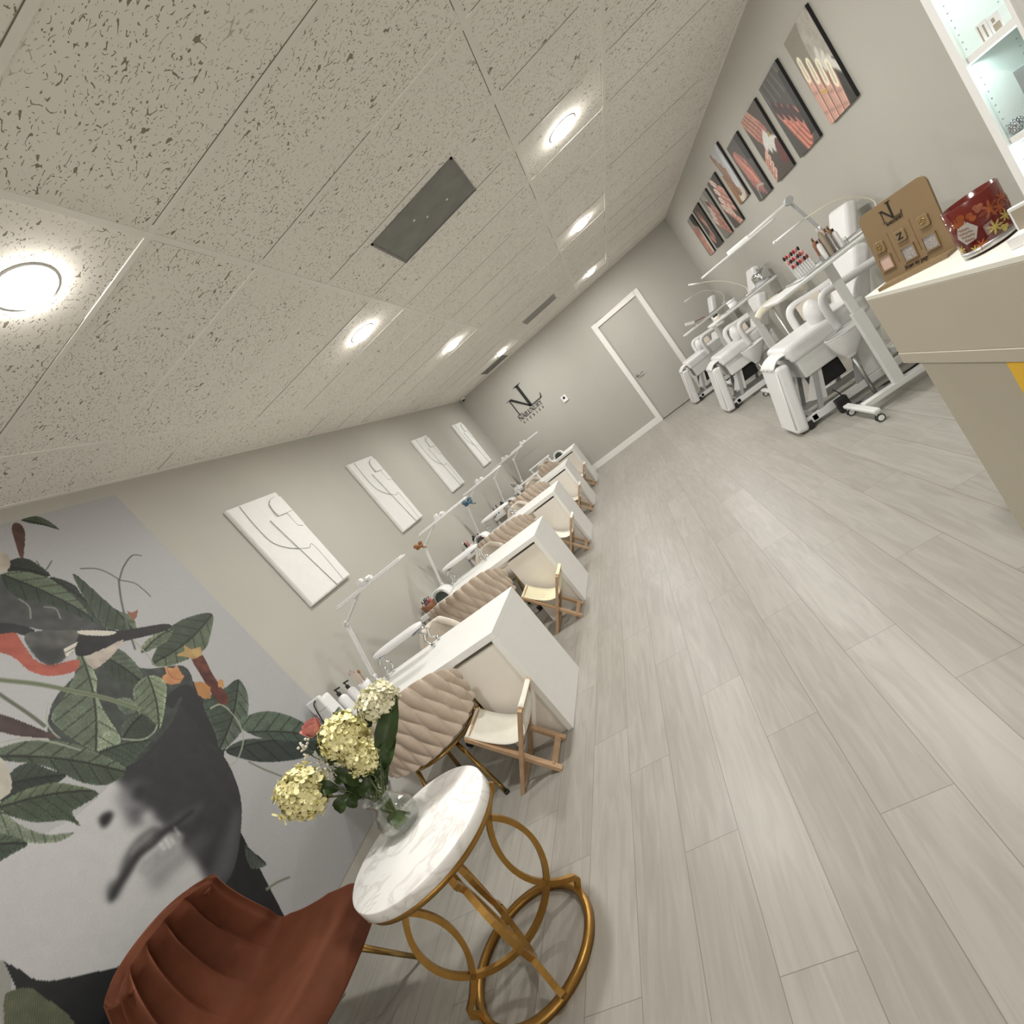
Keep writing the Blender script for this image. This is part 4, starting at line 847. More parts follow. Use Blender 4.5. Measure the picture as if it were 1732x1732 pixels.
bottle('second white pump bottle, next to the brush pot', (0.135, 2.845, DZT), 0.032, 0.165, PLAST, BLACK, pump=True)
t = thing('brush_pot', 'white pot holding brushes on the nearest desk', 'pot', (0.16, 2.95, DZT)); MB().lathe([(0, 0), (.036, 0), (.042, .10), (.038, .10), (.033, .006), (0, .006)], 20).build('pot', PLAST, t)
for k, (a, m_) in enumerate(((0.3, COPPER), (2.2, BLUSH), (3.6, BLUSH), (5.0, BLUSH))):
    e = Vector((0.16+.028*math.cos(a), 2.95+.028*math.sin(a), DZT+0.17+.012*k))
    o = MB().rod((0.16+.008*math.cos(a), 2.95+.008*math.sin(a), DZT+0.012), e, 0.003, n=6)
    o.ball(e, 0.011, 1, .5, 1.3) if k == 0 else o.rod(e, e+Vector((0, 0, .018)), 0.005, 0.002, 6)
    tag(o.build('nail_brush', m_), ['copper-headed brush standing in the white pot', 'thin pink brush in the white pot'][min(k, 1)], 'brush', None if k == 0 else 'thin brushes in the white pot')
t = thing('polish_basket', 'brown basket of nail polishes on the second desk', 'basket', (0.10, 4.39, DZT))
MB().lathe([(0, 0), (.065, 0), (.075, .06), (.070, .06), (.060, .006), (0, .006)], 20).build('basket', BROWNP, t)
rr = random.Random(8)
for k in range(11):
    a = 2.4*k; q = 0.016*math.sqrt(k)
    bottle('small nail polish bottle in the brown basket', (0.10+q*math.cos(a), 4.39+q*math.sin(a), DZT+0.007), 0.0115, 0.085+.02*rr.random(), [ROSEP, REDP, BLUEP, BLUSH][k % 4], BLACK, 'polish bottles in the brown basket', 'polish_bottle')
def organiser(label, loc, cols, seed):
    t = thing('desk_organiser', label, 'organiser', loc)
    MB().box(-0.05, 0.05, -0.045, 0.045, 0, 0.075).build('box', PLAST, t, bevel=0.004)
    m = MB()
    for x in (-.025, .025): m.lathe([(0, -0.0465), (.012, -0.0465), (.012, -0.045)], 12, Matrix.Translation((x, 0, .035)) @ Matrix.Rotation(PI/2, 4, 'X') @ Matrix.Translation((0, 0, .092)))
    m.build('socket', BLACK, t)
    r_ = random.Random(seed)
    for k in range(6):
        x, y = r_.uniform(-.035, .035), r_.uniform(-.03, .03)
        tag(MB().rod((loc[0]+x, loc[1]+y, loc[2]+.0755), (loc[0]+x*1.3, loc[1]+y*1.3, loc[2]+.13+.03*r_.random()), 0.007, n=8).build('nail_tool', cols[k % len(cols)]), 'thin tool standing on the %s' % label, 'tool', 'tools on the %s' % label)
organiser('white tool box on the third desk', (0.08, 6.07, DZT), [BLACK, ROSEP, PLAST], 3)
organiser('white tool box on the fourth desk', (0.09, 7.80, DZT), [BLACK, PLAST, BLACK], 4)
organiser('white tool box on the farthest desk', (0.10, 9.56, DZT), [PLAST, BLUSH, BLACK], 5)
for k, (x, y, m_) in enumerate(((0.12, 6.30, BLACK), (0.16, 8.02, BLACK))):
    bottle('black pump bottle beside the nail lamp of the %s desk' % NTH[k+2], (x, y, DZT), .035, .13, m_, BLACK, None)
bottle('red bottle beside the nail lamp of the third desk', (0.17, 6.345, DZT), .022, .11, REDP, BLACK)

# ================================================================== SIDE TABLE WITH FLOWERS
TX, TYY, TZ = 1.26, 1.312, 0.62
t = thing('side_table', 'round marble-topped gold side table holding the flower vase', 'side table', (TX, TYY, 0))
MB().lathe([(0, TZ-0.042), (0.266, TZ-0.042), (0.270, TZ-0.039), (0.270, TZ-0.003), (0.267, TZ), (0, TZ)], 72).build('tabletop', MARBLE, t)
MB().lathe([(0.235, TZ-0.062), (0.262, TZ-0.062), (0.262, TZ-0.0425), (0.235, TZ-0.0425), (0.235, TZ-0.062)], 64).build('top_rim', GOLD, t)
MB().lathe([(0.228, 0.001), (0.254, 0.001), (0.254, 0.026), (0.228, 0.026), (0.228, 0.001)], 64).build('base_ring', GOLD, t)
SQ = [(-.9, -.9), (.9, -.9), (.9, .9), (-.9, .9)]
for pa in (math.radians(39.5), math.radians(129.5)):
    ca, sa = math.cos(pa), math.sin(pa)
    f = lambda r, z: (r*ca, r*sa, z)
    R_ = 0.248
    MB().tube([f(R_*math.cos(2*PI*i/56), 0.306+R_*math.sin(2*PI*i/56)) for i in range(56)], 0.0108, closed=True, sec=SQ, smooth=False, up=(-sa, ca, 0)).build('circle_bar', GOLD, t)
    for s in (1, -1):
        P = [f(s*0.250, TZ-0.062), f(s*0.268, TZ-0.082)]
        for i in range(21):
            a = math.radians(62-124*i/20); P.append(f(s*(0.375-0.245*math.cos(a)), 0.298+0.262*math.sin(a)))
        P += [f(s*0.266, 0.050), f(s*0.245, 0.022)]
        MB().tube(P, 0.0108, sec=SQ, smooth=False, up=(-sa, ca, 0)).build('curved_bar', GOLD, t)
VX, VY = 1.165, 1.392
t = thing('glass_vase', 'clear glass bubble vase on the marble side table', 'vase', (VX, VY, TZ))
prof = [(0, 0.001), (.046, 0.001), (.066, .012), (.076, .040), (.073, .068), (.056, .096), (.043, .112), (.044, .126), (.060, .152), (.0585, .153), (.0405, .126), (.0395, .112), (.053, .094), (.069, .067), (.072, .040), (.062, .016), (.044, .008), (0, .008)]
MB().lathe(prof, 40).build('vase_body', GLASS, t)
vb = Vector((VX, VY, TZ+0.012)); vn = Vector((VX, VY, TZ+0.115))
def stem_pts(tip, k):
    a = 2.4*k; b = vb+Vector((.034*math.cos(a), .034*math.sin(a), 0.004)); n = vn+Vector((-.022*math.cos(a), -.022*math.sin(a), 0))
    return spline([b, n, n.lerp(Vector(tip), .5)+Vector((0, 0, .012)), Vector(tip)], 8)
rf = random.Random(21)
def hydrangea(label, c, r, sz, m, k):
    c = Vector(c); t = thing('hydrangea', label, 'flower', vb, 0)
    h = MB(); N = 230
    h.ball(c-vb, r*.84, 1, 1, sz, 16)
    for i in range(N):
        z = 1-2*(i+.5)/N; a = i*2.39996; q = math.sqrt(1-z*z)
        lump = 1+0.10*math.sin(5*a+3*z)+0.07*math.sin(9*z+k)
        d = Vector((q*math.cos(a), q*math.sin(a), z)); p = c-vb+Vector((d.x*r, d.y*r, d.z*r*sz))*lump*rf.uniform(.84, 1.10)
        u = d.orthogonal().normalized(); v = d.cross(u); ang = rf.uniform(0, PI)
        for j in range(4):
            aa = ang+j*PI/2; e = u*math.cos(aa)+v*math.sin(aa); w = u*-math.sin(aa)+v*math.cos(aa); s_ = r*0.27*rf.uniform(.75, 1.25); k1 = rf.uniform(.0, .9); up_ = d*s_
            h.add([p, p+e*s_*.30+w*s_*.34+up_*.22*k1, p+e*s_*.72+w*s_*.44+up_*(.5*k1+.06), p+e*s_*1.0+w*s_*.16+up_*(.75*k1), p+e*s_*1.0-w*s_*.18+up_*(.7*k1+.05), p+e*s_*.70-w*s_*.44+up_*(.45*k1), p+e*s_*.30-w*s_*.34+up_*.15*k1, p+e*s_*.62+up_*(.30*k1-.05)], [(0, 1, 7), (1, 2, 7), (2, 3, 7), (3, 4, 7), (4, 5, 7), (5, 6, 7), (6, 0, 7)], True)
    h.build('flower_head', m, t)
    st = [p-vb for p in stem_pts(c-Vector((0, 0, r*.4)), k)]
    MB().tube(st, 0.0042, 8).build('stem', STEMG, t)
    return t
def leaf_mesh(mb, base, tip, w, droop=0.02, up=(0, 0, 1)):
    base, tip = Vector(base), Vector(tip); d = tip-base; n = Vector(up); s = d.cross(n)
    if s.length < 1e-5: s = d.orthogonal()
    s.normalize(); n = s.cross(d).normalized()
    def fn(u, v):
        wv = w*math.sin(PI*min(1, v*0.94+0.06))**0.8*(1-0.25*v); a = u*2-1
        p = base+d*v+s*a*wv+n*(abs(a)*wv*.35+0.02*math.sin(PI*v)-droop*v*v+0.003*math.sin(v*26+abs(a)*5))
        return (p.x, p.y, p.z)
    mb.grid(fn, 6, 12)
hydrangea('pale yellow hydrangea head in the middle of the vase bouquet', (1.180, 1.450, .985), .070, 1.0, HYD, 1)
hydrangea('pale yellow hydrangea head drooping at the left of the bouquet', (0.957, 1.372, .925), .076, 1.05, HYD, 2)
hydrangea('ivory hydrangea head at the far right of the bouquet', (1.315, 1.530, 1.000), .062, .9, HYDW, 3)
hydrangea('yellow hydrangea cluster just under the middle flower head', (1.205, 1.425, .900), .052, 1.1, HYD, 4)
t = thing('pink_rose', 'pink rosebud at the top left of the bouquet', 'flower', vb, 0)
c = Vector((1.104, 1.450, 1.075))-vb; h = MB()
h.ball(c, .017, 1, 1, 1.3, 12)
for i in range(13):
    a = i*2.4; q = .009+.0011*i; tw = .55
    def petal(u, v, a=a, q=q, i=i):
        th = a+(u-.5)*1.9; rr_ = q*(1+.55*math.sin(v*PI*.55))+.004*v*v*(i/12); return (c.x+rr_*math.cos(th), c.y+rr_*math.sin(th), c.z-.022+.056*v*(1-.25*i/12)-.012*(2*u-1)**2*v)
    h.grid(petal, 6, 6); h.build('bud', PINK, t)
MB().tube([p-vb for p in stem_pts((1.104, 1.450, 1.055), 5)], .003, 6).build('stem', STEMG, t)
def sprig(label, tips, k):
    t = thing('white_berry_sprig', label, 'flower', vb, 0, None); s = MB(); b = MB()
    root = Vector(tips[0])-Vector((0, 0, .05)); s.tube([p-vb for p in stem_pts(root, k)], .0022, 6)
    for tp in tips:
        tp = Vector(tp); s.tube([root-vb, (root.lerp(tp, .6)+Vector((0, 0, .01)))-vb, tp-vb], .0013, 5)
        for _ in range(9):
            q = tp-vb+Vector((rf.gauss(0, .016), rf.gauss(0, .016), rf.gauss(0, .016))); b.ball(q, rf.uniform(.004, .0065), n=8)
    s.build('twigs', STEMG, t); b.build('berries', BUDW, t)
sprig('white berry sprig below the pink rosebud', [(1.058, 1.42, .945), (1.085, 1.41, .930), (1.10, 1.415, .955), (1.075, 1.43, .91), (1.12, 1.42, .915)], 6)
sprig('small white berry sprig hanging at the far left of the bouquet', [(1.03, 1.44, 1.045), (1.02, 1.43, 1.025), (1.045, 1.44, 1.01)], 7)
sprig('white berry sprig under the yellow hydrangea cluster', [(1.15, 1.42, .86), (1.175, 1.42, .845)], 8)
def branch(label, name, leaves, k, m, fern=False):
    t = thing(name, label, 'foliage', vb, 0); mb = MB(); s = MB()
    tip = Vector(leaves[0][0]); sp = stem_pts(tip, k); s.tube([p-vb for p in sp], .003, 6)
    for (b, e, w) in leaves: leaf_mesh(mb, Vector(b)-vb, Vector(e)-vb, w, up=(.62, -.66, .42))
    if fern:
        n = len(sp)
        for i in range(int(n*.45), n-1):
            for j in range(3):
                p = sp[i].lerp(sp[i+1], j/3); d = (sp[i+1]-sp[i]).normalized()
                for q in range(5):
                    o_ = d.orthogonal().normalized(); o_.rotate(Matrix.Rotation(q*1.26+i, 3, d)); o_ = (o_+d*.6).normalized()*.016
                    mb.add([p-vb, p-vb+o_*.5+d*.002, p-vb+o_, p-vb+o_*.5-d*.002], [(0, 1, 2, 3)])
    s.build('stem', STEMG, t); mb.build('leaves', m, t)
branch('large dark leaf at the right of the bouquet, over the chair back', 'leaf_branch', [((1.25, 1.44, .86), (1.39, 1.53, .985), .042), ((1.22, 1.43, .82), (1.33, 1.48, .90), .030)], 9, LEAFG)
branch('dark leaves between the rosebud and the middle hydrangea', 'leaf_branch', [((1.13, 1.44, .93), (1.07, 1.44, 1.03), .040), ((1.16, 1.45, 1.0), (1.21, 1.49, 1.075), .028), ((1.16, 1.44, .95), (1.05, 1.43, .96), .036)], 10, LEAFG)
branch('dark leaves low in the heart of the bouquet above the vase neck', 'leaf_branch', [((1.17, 1.42, .80), (1.08, 1.40, .87), .040), ((1.16, 1.41, .80), (1.05, 1.39, .83), .036), ((1.18, 1.40, .79), (1.12, 1.38, .84), .034), ((1.18, 1.42, .82), (1.24, 1.42, .88), .030), ((1.15, 1.41, .83), (1.13, 1.37, .93), .034), ((1.13, 1.42, .86), (1.04, 1.42, .90), .032)], 11, LEAFG)
branch('dark leaves behind the middle hydrangea, reaching up', 'leaf_branch', [((1.20, 1.50, .95), (1.14, 1.53, 1.07), .030), ((1.24, 1.50, .95), (1.27, 1.56, 1.06), .030), ((1.13, 1.47, .92), (1.08, 1.48, .99), .030)], 17, LEAFG)
branch('dark pointed leaves under the drooping left hydrangea', 'leaf_branch', [((1.08, 1.385, .83), (1.005, 1.36, .80), .028), ((1.06, 1.39, .86), (1.0, 1.38, .93), .026), ((1.10, 1.39, .82), (1.06, 1.37, .775), .022)], 12, LEAFG)
branch('feathery green sprig at the far left of the bouquet', 'fern_sprig', [((.99, 1.38, .97), (.96, 1.37, 1.0), .006)], 13, LEAFG, True)
branch('feathery green sprig leaning right across the chair back', 'fern_sprig', [((1.335, 1.50, .985), (1.36, 1.52, 1.0), .006)], 14, LEAFG, True)
branch('dark spiky sprig standing right of the vase', 'fern_sprig', [((1.275, 1.465, .86), (1.28, 1.47, .875), .005)], 15, LEAFG, True)
branch('pale veined leaf pressed inside the glass vase', 'leaf', [((1.205, 1.37, .645), (1.145, 1.365, .695), .026), ((1.19, 1.385, .635), (1.165, 1.37, .67), .016)], 16, LEAFL)

# ================================================================== RUST VELVET CHAIR
t = thing('velvet_chair', 'rust brown velvet chair with channelled back beside the side table', 'chair', (0.42, 1.175, 0))
PR = [(.405, .395, .245), (.372, .440, .258), (.315, .470, .268), (.20, .452, .275), (.06, .437, .285), (-.08, .437, .295), (-.185, .470, .300), (-.235, .550, .292), (-.248, .650, .270), (-.235, .750, .245), (-.205, .830, .224), (-.185, .868, .200)]
PS = spline([(p[0], p[2], p[1]) for p in PR], 6); NP = len(PS)-1
def chair_fn(u, v, chan=True):
    i = min(int(v*NP), NP-1); f = v*NP-i; p = PS[i].lerp(PS[i+1], f); a = u*2-1
    hw_ = p.y; y = a*hw_; s = v
    seatw = max(0, min(1, (s-.12)/.18))*max(0, min(1, (.62-s)/.15)); backw = max(0, min(1, (s-.50)/.14))
    topw = max(0, min(1, (s-.90)/.10))
    x = p.x+backw*(1-topw*.6)*0.075*abs(a)**2.2; z = p.z+seatw*0.050*abs(a)**2.6-topw*0.028*abs(a)**3
    x -= 0.045*(1-min(1, s/.22))*abs(a)**3
    if chan:
        c_ = abs(math.sin(PI*2.5*(a*.98+1)))**0.55; e_ = max(0, min(1, (.97-abs(a))/.12)); x += backw*(1-topw)*(0.034*c_-0.018)*e_*e_*(3-2*e_)
    return Vector((x, y, z))
def thick(fn, nu, nv, th):
    mb = MB(); e = 1e-3
    def nrm(u, v):
        a = fn(min(u+e, 1), v, False)-fn(max(u-e, 0), v, False); b = fn(u, min(v+e, 1), False)-fn(u, max(v-e, 0), False)
        return a.cross(b).normalized()
    inner = [[fn(i/nu, j/nv) for i in range(nu+1)] for j in range(nv+1)]
    outer = []
    for j in range(nv+1):
        row = []
        for i in range(nu+1):
            u, v = i/nu, j/nv; ed = min(u, 1-u, v*1.5, (1-v)*1.5)
            row.append(fn(u, v, False)+nrm(u, v)*th*(0.55+0.45*min(1, ed/.06))*(1.0+0.35*max(0, 1-abs(v-.3)/.3)))
        outer.append(row)
    V = [p for r in inner for p in r]+[p for r in outer for p in r]; n = (nu+1)*(nv+1); F = []
    ix = lambda i, j: j*(nu+1)+i
    for j in range(nv):
        for i in range(nu):
            q = (ix(i, j), ix(i+1, j), ix(i+1, j+1), ix(i, j+1)); F.append(q); F.append(tuple(n+k for k in q[::-1]))
    for i in range(nu):
        for j in (0, nv): F.append((ix(i, j), ix(i+1, j), n+ix(i+1, j), n+ix(i, j)))
    for j in range(nv):
        for i in (0, nu): F.append((ix(i, j), ix(i, j+1), n+ix(i, j+1), n+ix(i, j)))
    return mb.add(V, F, True)
thick(chair_fn, 120, 90, -0.060).build('shell', RUST, t)
thick_dbg = None
for sx, sy in ((1, 1), (-1, 1), (1, -1), (-1, -1)):
    tip = Vector((.203 if sx > 0 else -.282, .315*sy, .018))
    l = MB().rod((.13*sx-.02, .17*sy, .385), tip, .0155, .0095, 14).build('leg', BRASS, t)
    MB().ball(tip-Vector((0, 0, .004)), .0135).build('ball_foot', CHROME, l)

# ================================================================== RECEPTION COUNTER
CX, CYF, CZ = 3.325, 2.042, 1.05
t = thing('reception_counter', 'taupe reception counter with a cream top at the right edge', 'counter', (CX, CYF, 0))
MB().box(0, 0.20, -2.9, 0, CZ-0.014, CZ).build('countertop', COUNTERTOP, t, bevel=0.0015)
MB().box(0, 0.20, -2.9, 0, 0.836, CZ-0.0142).build('upper_panel', COUNTER, t, bevel=0.0015)
MB().box(-0.002, 0.202, -2.9, 0.002, 0.798, 0.8355).build('edge_band', COUNTER, t, bevel=0.0015)
MB().box(0.028, 0.18, -2.9, -0.026, 0.075, 0.7975).build('lower_panel', COUNTER, t, bevel=0.0015)
MB().box(0.06, 0.16, -2.9, -0.06, 0.0, 0.0748).build('toe_kick', BLACK, t)
o = MB().box(-0.004, -0.0005, -0.43, 0, -0.43, 0).build('yellow_sign', YELLOW, loc=(CX+0.028, 1.610, 0.785)); tag(o, 'bright yellow sign on the lower front of the reception counter', 'sign')
# payment stand
SB = Vector((3.362, 1.967, CZ)); sd = Vector((.424, -.905, 0)).normalized(); sn = Vector((-.905, -.424, 0)).normalized()   # along, towards the viewer
lean = math.radians(7); su = Vector((0, 0, 1))*math.cos(lean)-sn*math.sin(lean); so = sn*math.cos(lean)+Vector((0, 0, 1))*math.sin(lean)
WS, HS = 0.216, 0.204
t = thing('payment_stand', 'gold kraft payment stand with monogram and raised icons on the counter', 'sign', SB)
def fs(s, u, l): return sd*s+su*(u+0.010)+so*l
def plate(mb, P, l0, l1):
    n = len(P); vs = [fs(a, b, l0) for a, b in P]+[fs(a, b, l1) for a, b in P]
    mb.add(vs, [tuple(range(n))[::-1], tuple(range(n, 2*n))]+[(i, (i+1) % n, n+(i+1) % n, n+i) for i in range(n)]); return mb
R0_ = [(0, 0), (WS, 0)]+[(a, b) for a, b in rrect(0, WS, 0, HS, .022, 6) if b > HS-.0225]
plate(MB(), R0_, -.006, 0).build('back_plate', KRAFT, t)
fo = MB(); b_ = [sd*0+sn*-.004, sd*WS+sn*-.004, sd*WS+sn*.034, sd*0+sn*.034]
fo.add([p+Vector((0, 0, .0005)) for p in b_]+[p+Vector((0, 0, .010)) for p in b_], [(0, 3, 2, 1), (4, 5, 6, 7), (0, 1, 5, 4), (1, 2, 6, 5), (2, 3, 7, 6), (3, 0, 4, 7)]); fo.build('foot', KRAFT, t)
fl = lambda u, v, l: fs(u, v, .0002+.0012*l)
m = MB(); big_NL(m, .066, .150, .047, fl); m.build('monogram', INK, t)
m = MB(); letters(m, 'NAILUXURY', .074, .139, .0082, .0004, fl, 1.0); m.build('salon_name', INK, t)
for k, (a, b, mm) in enumerate(((.137, .754, BLUSH), (.472, .777, LILAC), (.77, .79, LILAC))):
    cx, cy = a*WS, (1-b)*HS; hw_ = .0175
    fr = MB()
    for P in (rrect(cx-hw_-.004, cx+hw_+.004, cy+hw_, cy+hw_+.004, .001, 1), rrect(cx-hw_-.004, cx+hw_+.004, cy-hw_-.004, cy-hw_, .001, 1), rrect(cx-hw_-.004, cx-hw_, cy-hw_, cy+hw_, .001, 1), rrect(cx+hw_, cx+hw_+.004, cy-hw_, cy+hw_, .001, 1)): plate(fr, P, 0, .004)
    sq = fr.build('square_frame', KRAFT, t)
    plate(MB(), rrect(cx-hw_, cx+hw_, cy-hw_, cy+hw_, .001, 1), 0, .0015).build('square_inlay', mm, sq)
for k, (a, b) in enumerate(((.141, .515), (.46, .52), (.787, .511))):
    cx, cy = a*WS, (1-b)*HS
    ic = plate(MB(), rrect(cx-.0165, cx+.0165, cy-.0165, cy+.0165, .006, 4), 0, .005).build('icon_tile', KRAFT, t, bevel=.0015)
    g_ = MB()
    if k == 0:
        for q in range(4): g_.ball(fs(cx+.003-.002*abs(q-1.5), cy+.014-.0085*q, .0055), .0026, n=8)
        for q in range(24): a0, a1 = 2*PI*q/24, 2*PI*(q+1)/24; g_.add([fs(cx+r_*math.cos(z_), cy+r_*math.sin(z_), l_) for z_ in (a0, a1) for r_ in (.0065, .009) for l_ in (.0045, .0062)], [(0, 1, 3, 2), (4, 5, 7, 6), (1, 3, 7, 5), (0, 2, 6, 4)])
    elif k == 1:
        for P in ([(-.008, .009), (.008, .009), (.008, .006), (-.008, .006)], [(.005, .007), (.0085, .007), (-.004, -.008), (-.008, -.008)], [(-.008, -.006), (.008, -.006), (.008, -.009), (-.008, -.009)]): plate(g_, [(cx+x, cy+y) for x, y in P], .004, .0062)
    else:
        g_.tube([fs(cx+.008*math.cos(q*.52), cy+.008*math.sin(q*.52)*(1 if q < 7 else .6), .0055) for q in range(12)], .0014, 6, True)
    g_.build('icon', BRASS if k != 1 else INK, ic)
m = MB()
for a in (.30, .625): plate(m, [(a*WS-.0006, .035), (a*WS+.0006, .035), (a*WS+.0006, .125), (a*WS-.0006, .125)], 0, .0012)
for a, b in ((.137, .755), (.472, .775), (.77, .79)): plate(m, [(a*WS-.022, (1-b)*HS-.0265), (a*WS+.022, (1-b)*HS-.0265), (a*WS+.022, (1-b)*HS-.0252), (a*WS-.022, (1-b)*HS-.0252)], 0, .0012)
m.build('ruled_lines', BROWNP, t)
fc = bpy.data.curves.new('scan_text', 'FONT'); fc.body = 'Scan to pay'; fc.size = .0155; fc.shear = .35; fc.extrude = .0004
tmp = bpy.data.objects.new('scan_text', fc); COL.objects.link(tmp)
dg = bpy.context.evaluated_depsgraph_get(); me = bpy.data.meshes.new_from_object(tmp.evaluated_get(dg)); bpy.data.objects.remove(tmp)
me.materials.clear(); me.materials.append(INK); me.name = 'scan_lettering'
o = link_mesh('lettering', me, t); mm = Matrix.Identity(4)
for c_, v_ in enumerate((sd, su, so)): mm[0][c_], mm[1][c_], mm[2][c_] = v_.x, v_.y, v_.z
pos = fs(.070, .007, .0012); mm[0][3], mm[1][3], mm[2][3] = pos.x, pos.y, pos.z; o.matrix_local = mm
# candle jar
JC = Vector((3.422, 1.578, CZ)); JR, JH = .0545, .122
t = thing('candle_jar', 'dark red candle jar printed with autumn leaves on the counter', 'candle', JC)
MB().lathe([(0, .001), (.046, .001), (JR-.002, .008), (JR, .020), (JR, JH), (JR-.0025, JH), (JR-.003, JH-.010), (0, JH-.012)], 48).build('jar', WAX, t)
MB().lathe([(JR+.0003, .006), (JR+.0006, .010), (JR+.0006, .019), (JR+.0003, .019)], 48).build('base_band', STEEL, t)
va = math.atan2(-JC.y, 2.58-JC.x)           # side of the jar turned to the room's front left
def wrap(mb, P, l0, l1, M=None):
    n = len(P); f_ = lambda a, z, l: ((JR+l)*math.cos(va+a/JR), (JR+l)*math.sin(va+a/JR), z)
    vs = [f_(a, z, l0) for a, z in P]+[f_(a, z, l1) for a, z in P]
    mb.add(vs, [tuple(range(n, 2*n))]+[(i, (i+1) % n, n+(i+1) % n, n+i) for i in range(n)])
def jleaf(mb, ca_, cz, s, rot, kind):
    P = []
    for i in range(28):
        th_ = 2*PI*i/28; r_ = s*(.62+.38*math.cos(7*th_)) if kind == 0 else s*(.55+.45*abs(math.cos(1.5*th_))) if kind == 1 else s*(.35+.65*abs(math.cos(th_)))
        P.append((ca_+r_*math.cos(th_+rot), cz+r_*math.sin(th_+rot)))
    n = len(P); f_ = lambda a, z, l: ((JR+l)*math.cos(va+a/JR), (JR+l)*math.sin(va+a/JR), z)
    vs = [f_(ca_, cz, .0006)]+[f_(a, z, .0005) for a, z in P]; mb.add(vs, [(0, 1+i, 1+(i+1) % n) for i in range(n)])
g1, g2 = MB(), MB()
for a, z, s, r_, k in ((.016, .040, .017, .8, 0), (.030, .027, .009, .2, 1), (.042, .048, .014, 1.3, 0), (-.030, .018, .012, .4, 0), (.062, .040, .014, .2, 0), (-.060, .03, .013, 1, 0)): jleaf(g1, a, z, s, r_, k)
for a, z, s, r_, k in ((.022, .080, .022, .5, 0), (.040, .070, .016, 1.6, 0), (.006, .097, .010, .2, 1), (-.03, .092, .014, 1.1, 2), (-.010, .088, .011, 1.9, 2), (-.042, .088, .015, .3, 0), (-.016, .022, .014, .9, 0), (.055, .085, .018, .6, 0), (.075, .07, .018, .6, 0)): jleaf(g2, a, z, s, r_, k)
g1.build('gold_leaf_print', OLIVE, t); g2.build('rust_leaf_print', RUSTL, t)
lb = MB(); HX = [(-.052, .058), (-.042, .079), (-.019, .083), (-.007, .062), (-.018, .040), (-.040, .037)]
n = len(HX); P = [];
for i in range(n):
    for q in range(5): P.append((HX[i][0]+(HX[(i+1) % n][0]-HX[i][0])*q/5, HX[i][1]+(HX[(i+1) % n][1]-HX[i][1])*q/5))
f_ = lambda a, z, l: ((JR+l)*math.cos(va+a/JR), (JR+l)*math.sin(va+a/JR), z)
for q in range(4):
    k0, k1 = 1-q/4, 1-(q+1)/4; cx, cz = -.0295, .060
    ring = lambda k: [f_(cx+(a-cx)*k, cz+(z-cz)*k, .0012) for a, z in P]
    N_ = len(P); lb.add(ring(k0)+ring(k1), [(i, (i+1) % N_, N_+(i+1) % N_, N_+i) for i in range(N_)])
lab = lb.build('label', PAPER, t)
sc_ = MB()
for row in range(4):
    z0 = .073-.009*row; a0, a1 = -.045+.003*abs(row-1), -.016-.003*abs(row-1.5)
    sc_.tube([f_(a0+(a1-a0)*i/26, z0+.0022*math.sin(i*1.9+row)+.0008*math.sin(i*.7)-.00012*i, .0016) for i in range(27)], .0005, 5)
sc_.build('script_lines', BROWNP, lab)
# card holder
HB = Vector((3.366, 1.418, CZ)); hd_ = Vector((.40, -.915, 0)).normalized(); hn = Vector((-.915, -.40, 0)).normalized()
t = thing('card_holder', 'white holder with a taupe name card beside the candle jar', 'card holder', HB)
def slab(mb, s0, s1, n0, n1, z0, z1):
    vs = [hd_*s+hn*n_+Vector((0, 0, z)) for z in (z0, z1) for n_ in (n0, n1) for s in (s0, s1)]
    mb.add(vs, [(0,2,3,1), (4,5,7,6), (0,1,5,4), (2,6,7,3), (0,4,6,2), (1,3,7,5)]); return mb
slab(MB(), 0.0, .20, -.03, .012, .0005, .024).build('base', PLAST, t, bevel=.001)
slab(MB(), 0.0, .20, -.03, -.022, .024, .073).build('back_panel', PLAST, t, bevel=.002)
cd = slab(MB(), .006, .20, -.0218, -.020, .0245, .066).build('card', TAN, t)
m = MB(); letters(m, 'NART', .026, .040, .0085, .001, lambda u, v, l: hd_*u+hn*(-.0199+.0004*l)+Vector((0, 0, v)), 1.0); letters(m, 'SU', .056, .040, .0085, .001, lambda u, v, l: hd_*u+hn*(-.0199+.0004*l)+Vector((0, 0, v)), 1.0)
m.build('card_lettering', CREAMW, cd)

# ================================================================== LIT SHELF UNIT ON THE RIGHT
SX0, SX1, SY0, SY1 = 4.41, W-0.002, 2.735, 3.105
t = thing('shelf_unit', 'tall white open shelf unit with cold inner lighting at the right edge', 'shelf unit', (SX0, SY0, 0))
dx, dy = SX1-SX0, SY1-SY0
MB().box(0.012, dx, dy-0.020, dy, 0.05, 2.30).build('side_panel', WHITE, t); MB().box(0.012, dx, 0, 0.020, 0.05, 2.30).build('side_panel', WHITE, t)
MB().box(dx-0.010, dx, 0.0205, dy-0.0205, 0.05, 2.30).build('back_panel', WHITE, t)
m = MB(); m.box(0, 0.0115, dy-0.050, dy, 0.05, 2.32); m.box(0, 0.0115, 0, 0.022, 0.05, 2.32); m.build('face_frame', WHITE, t)
MB().box(0.012, dx, 0, dy, 2.3005, 2.32).build('top_panel', WHITE, t); MB().box(0.0, dx, 0, dy, 0, 0.0495).build('plinth', WHITE, t)
for z in (0.66, 1.036, 1.409, 1.86): MB().box(0.014, dx-0.0105, 0.0205, dy-0.0205, z, z+0.026).build('shelf', WHITE, t)
m = MB()
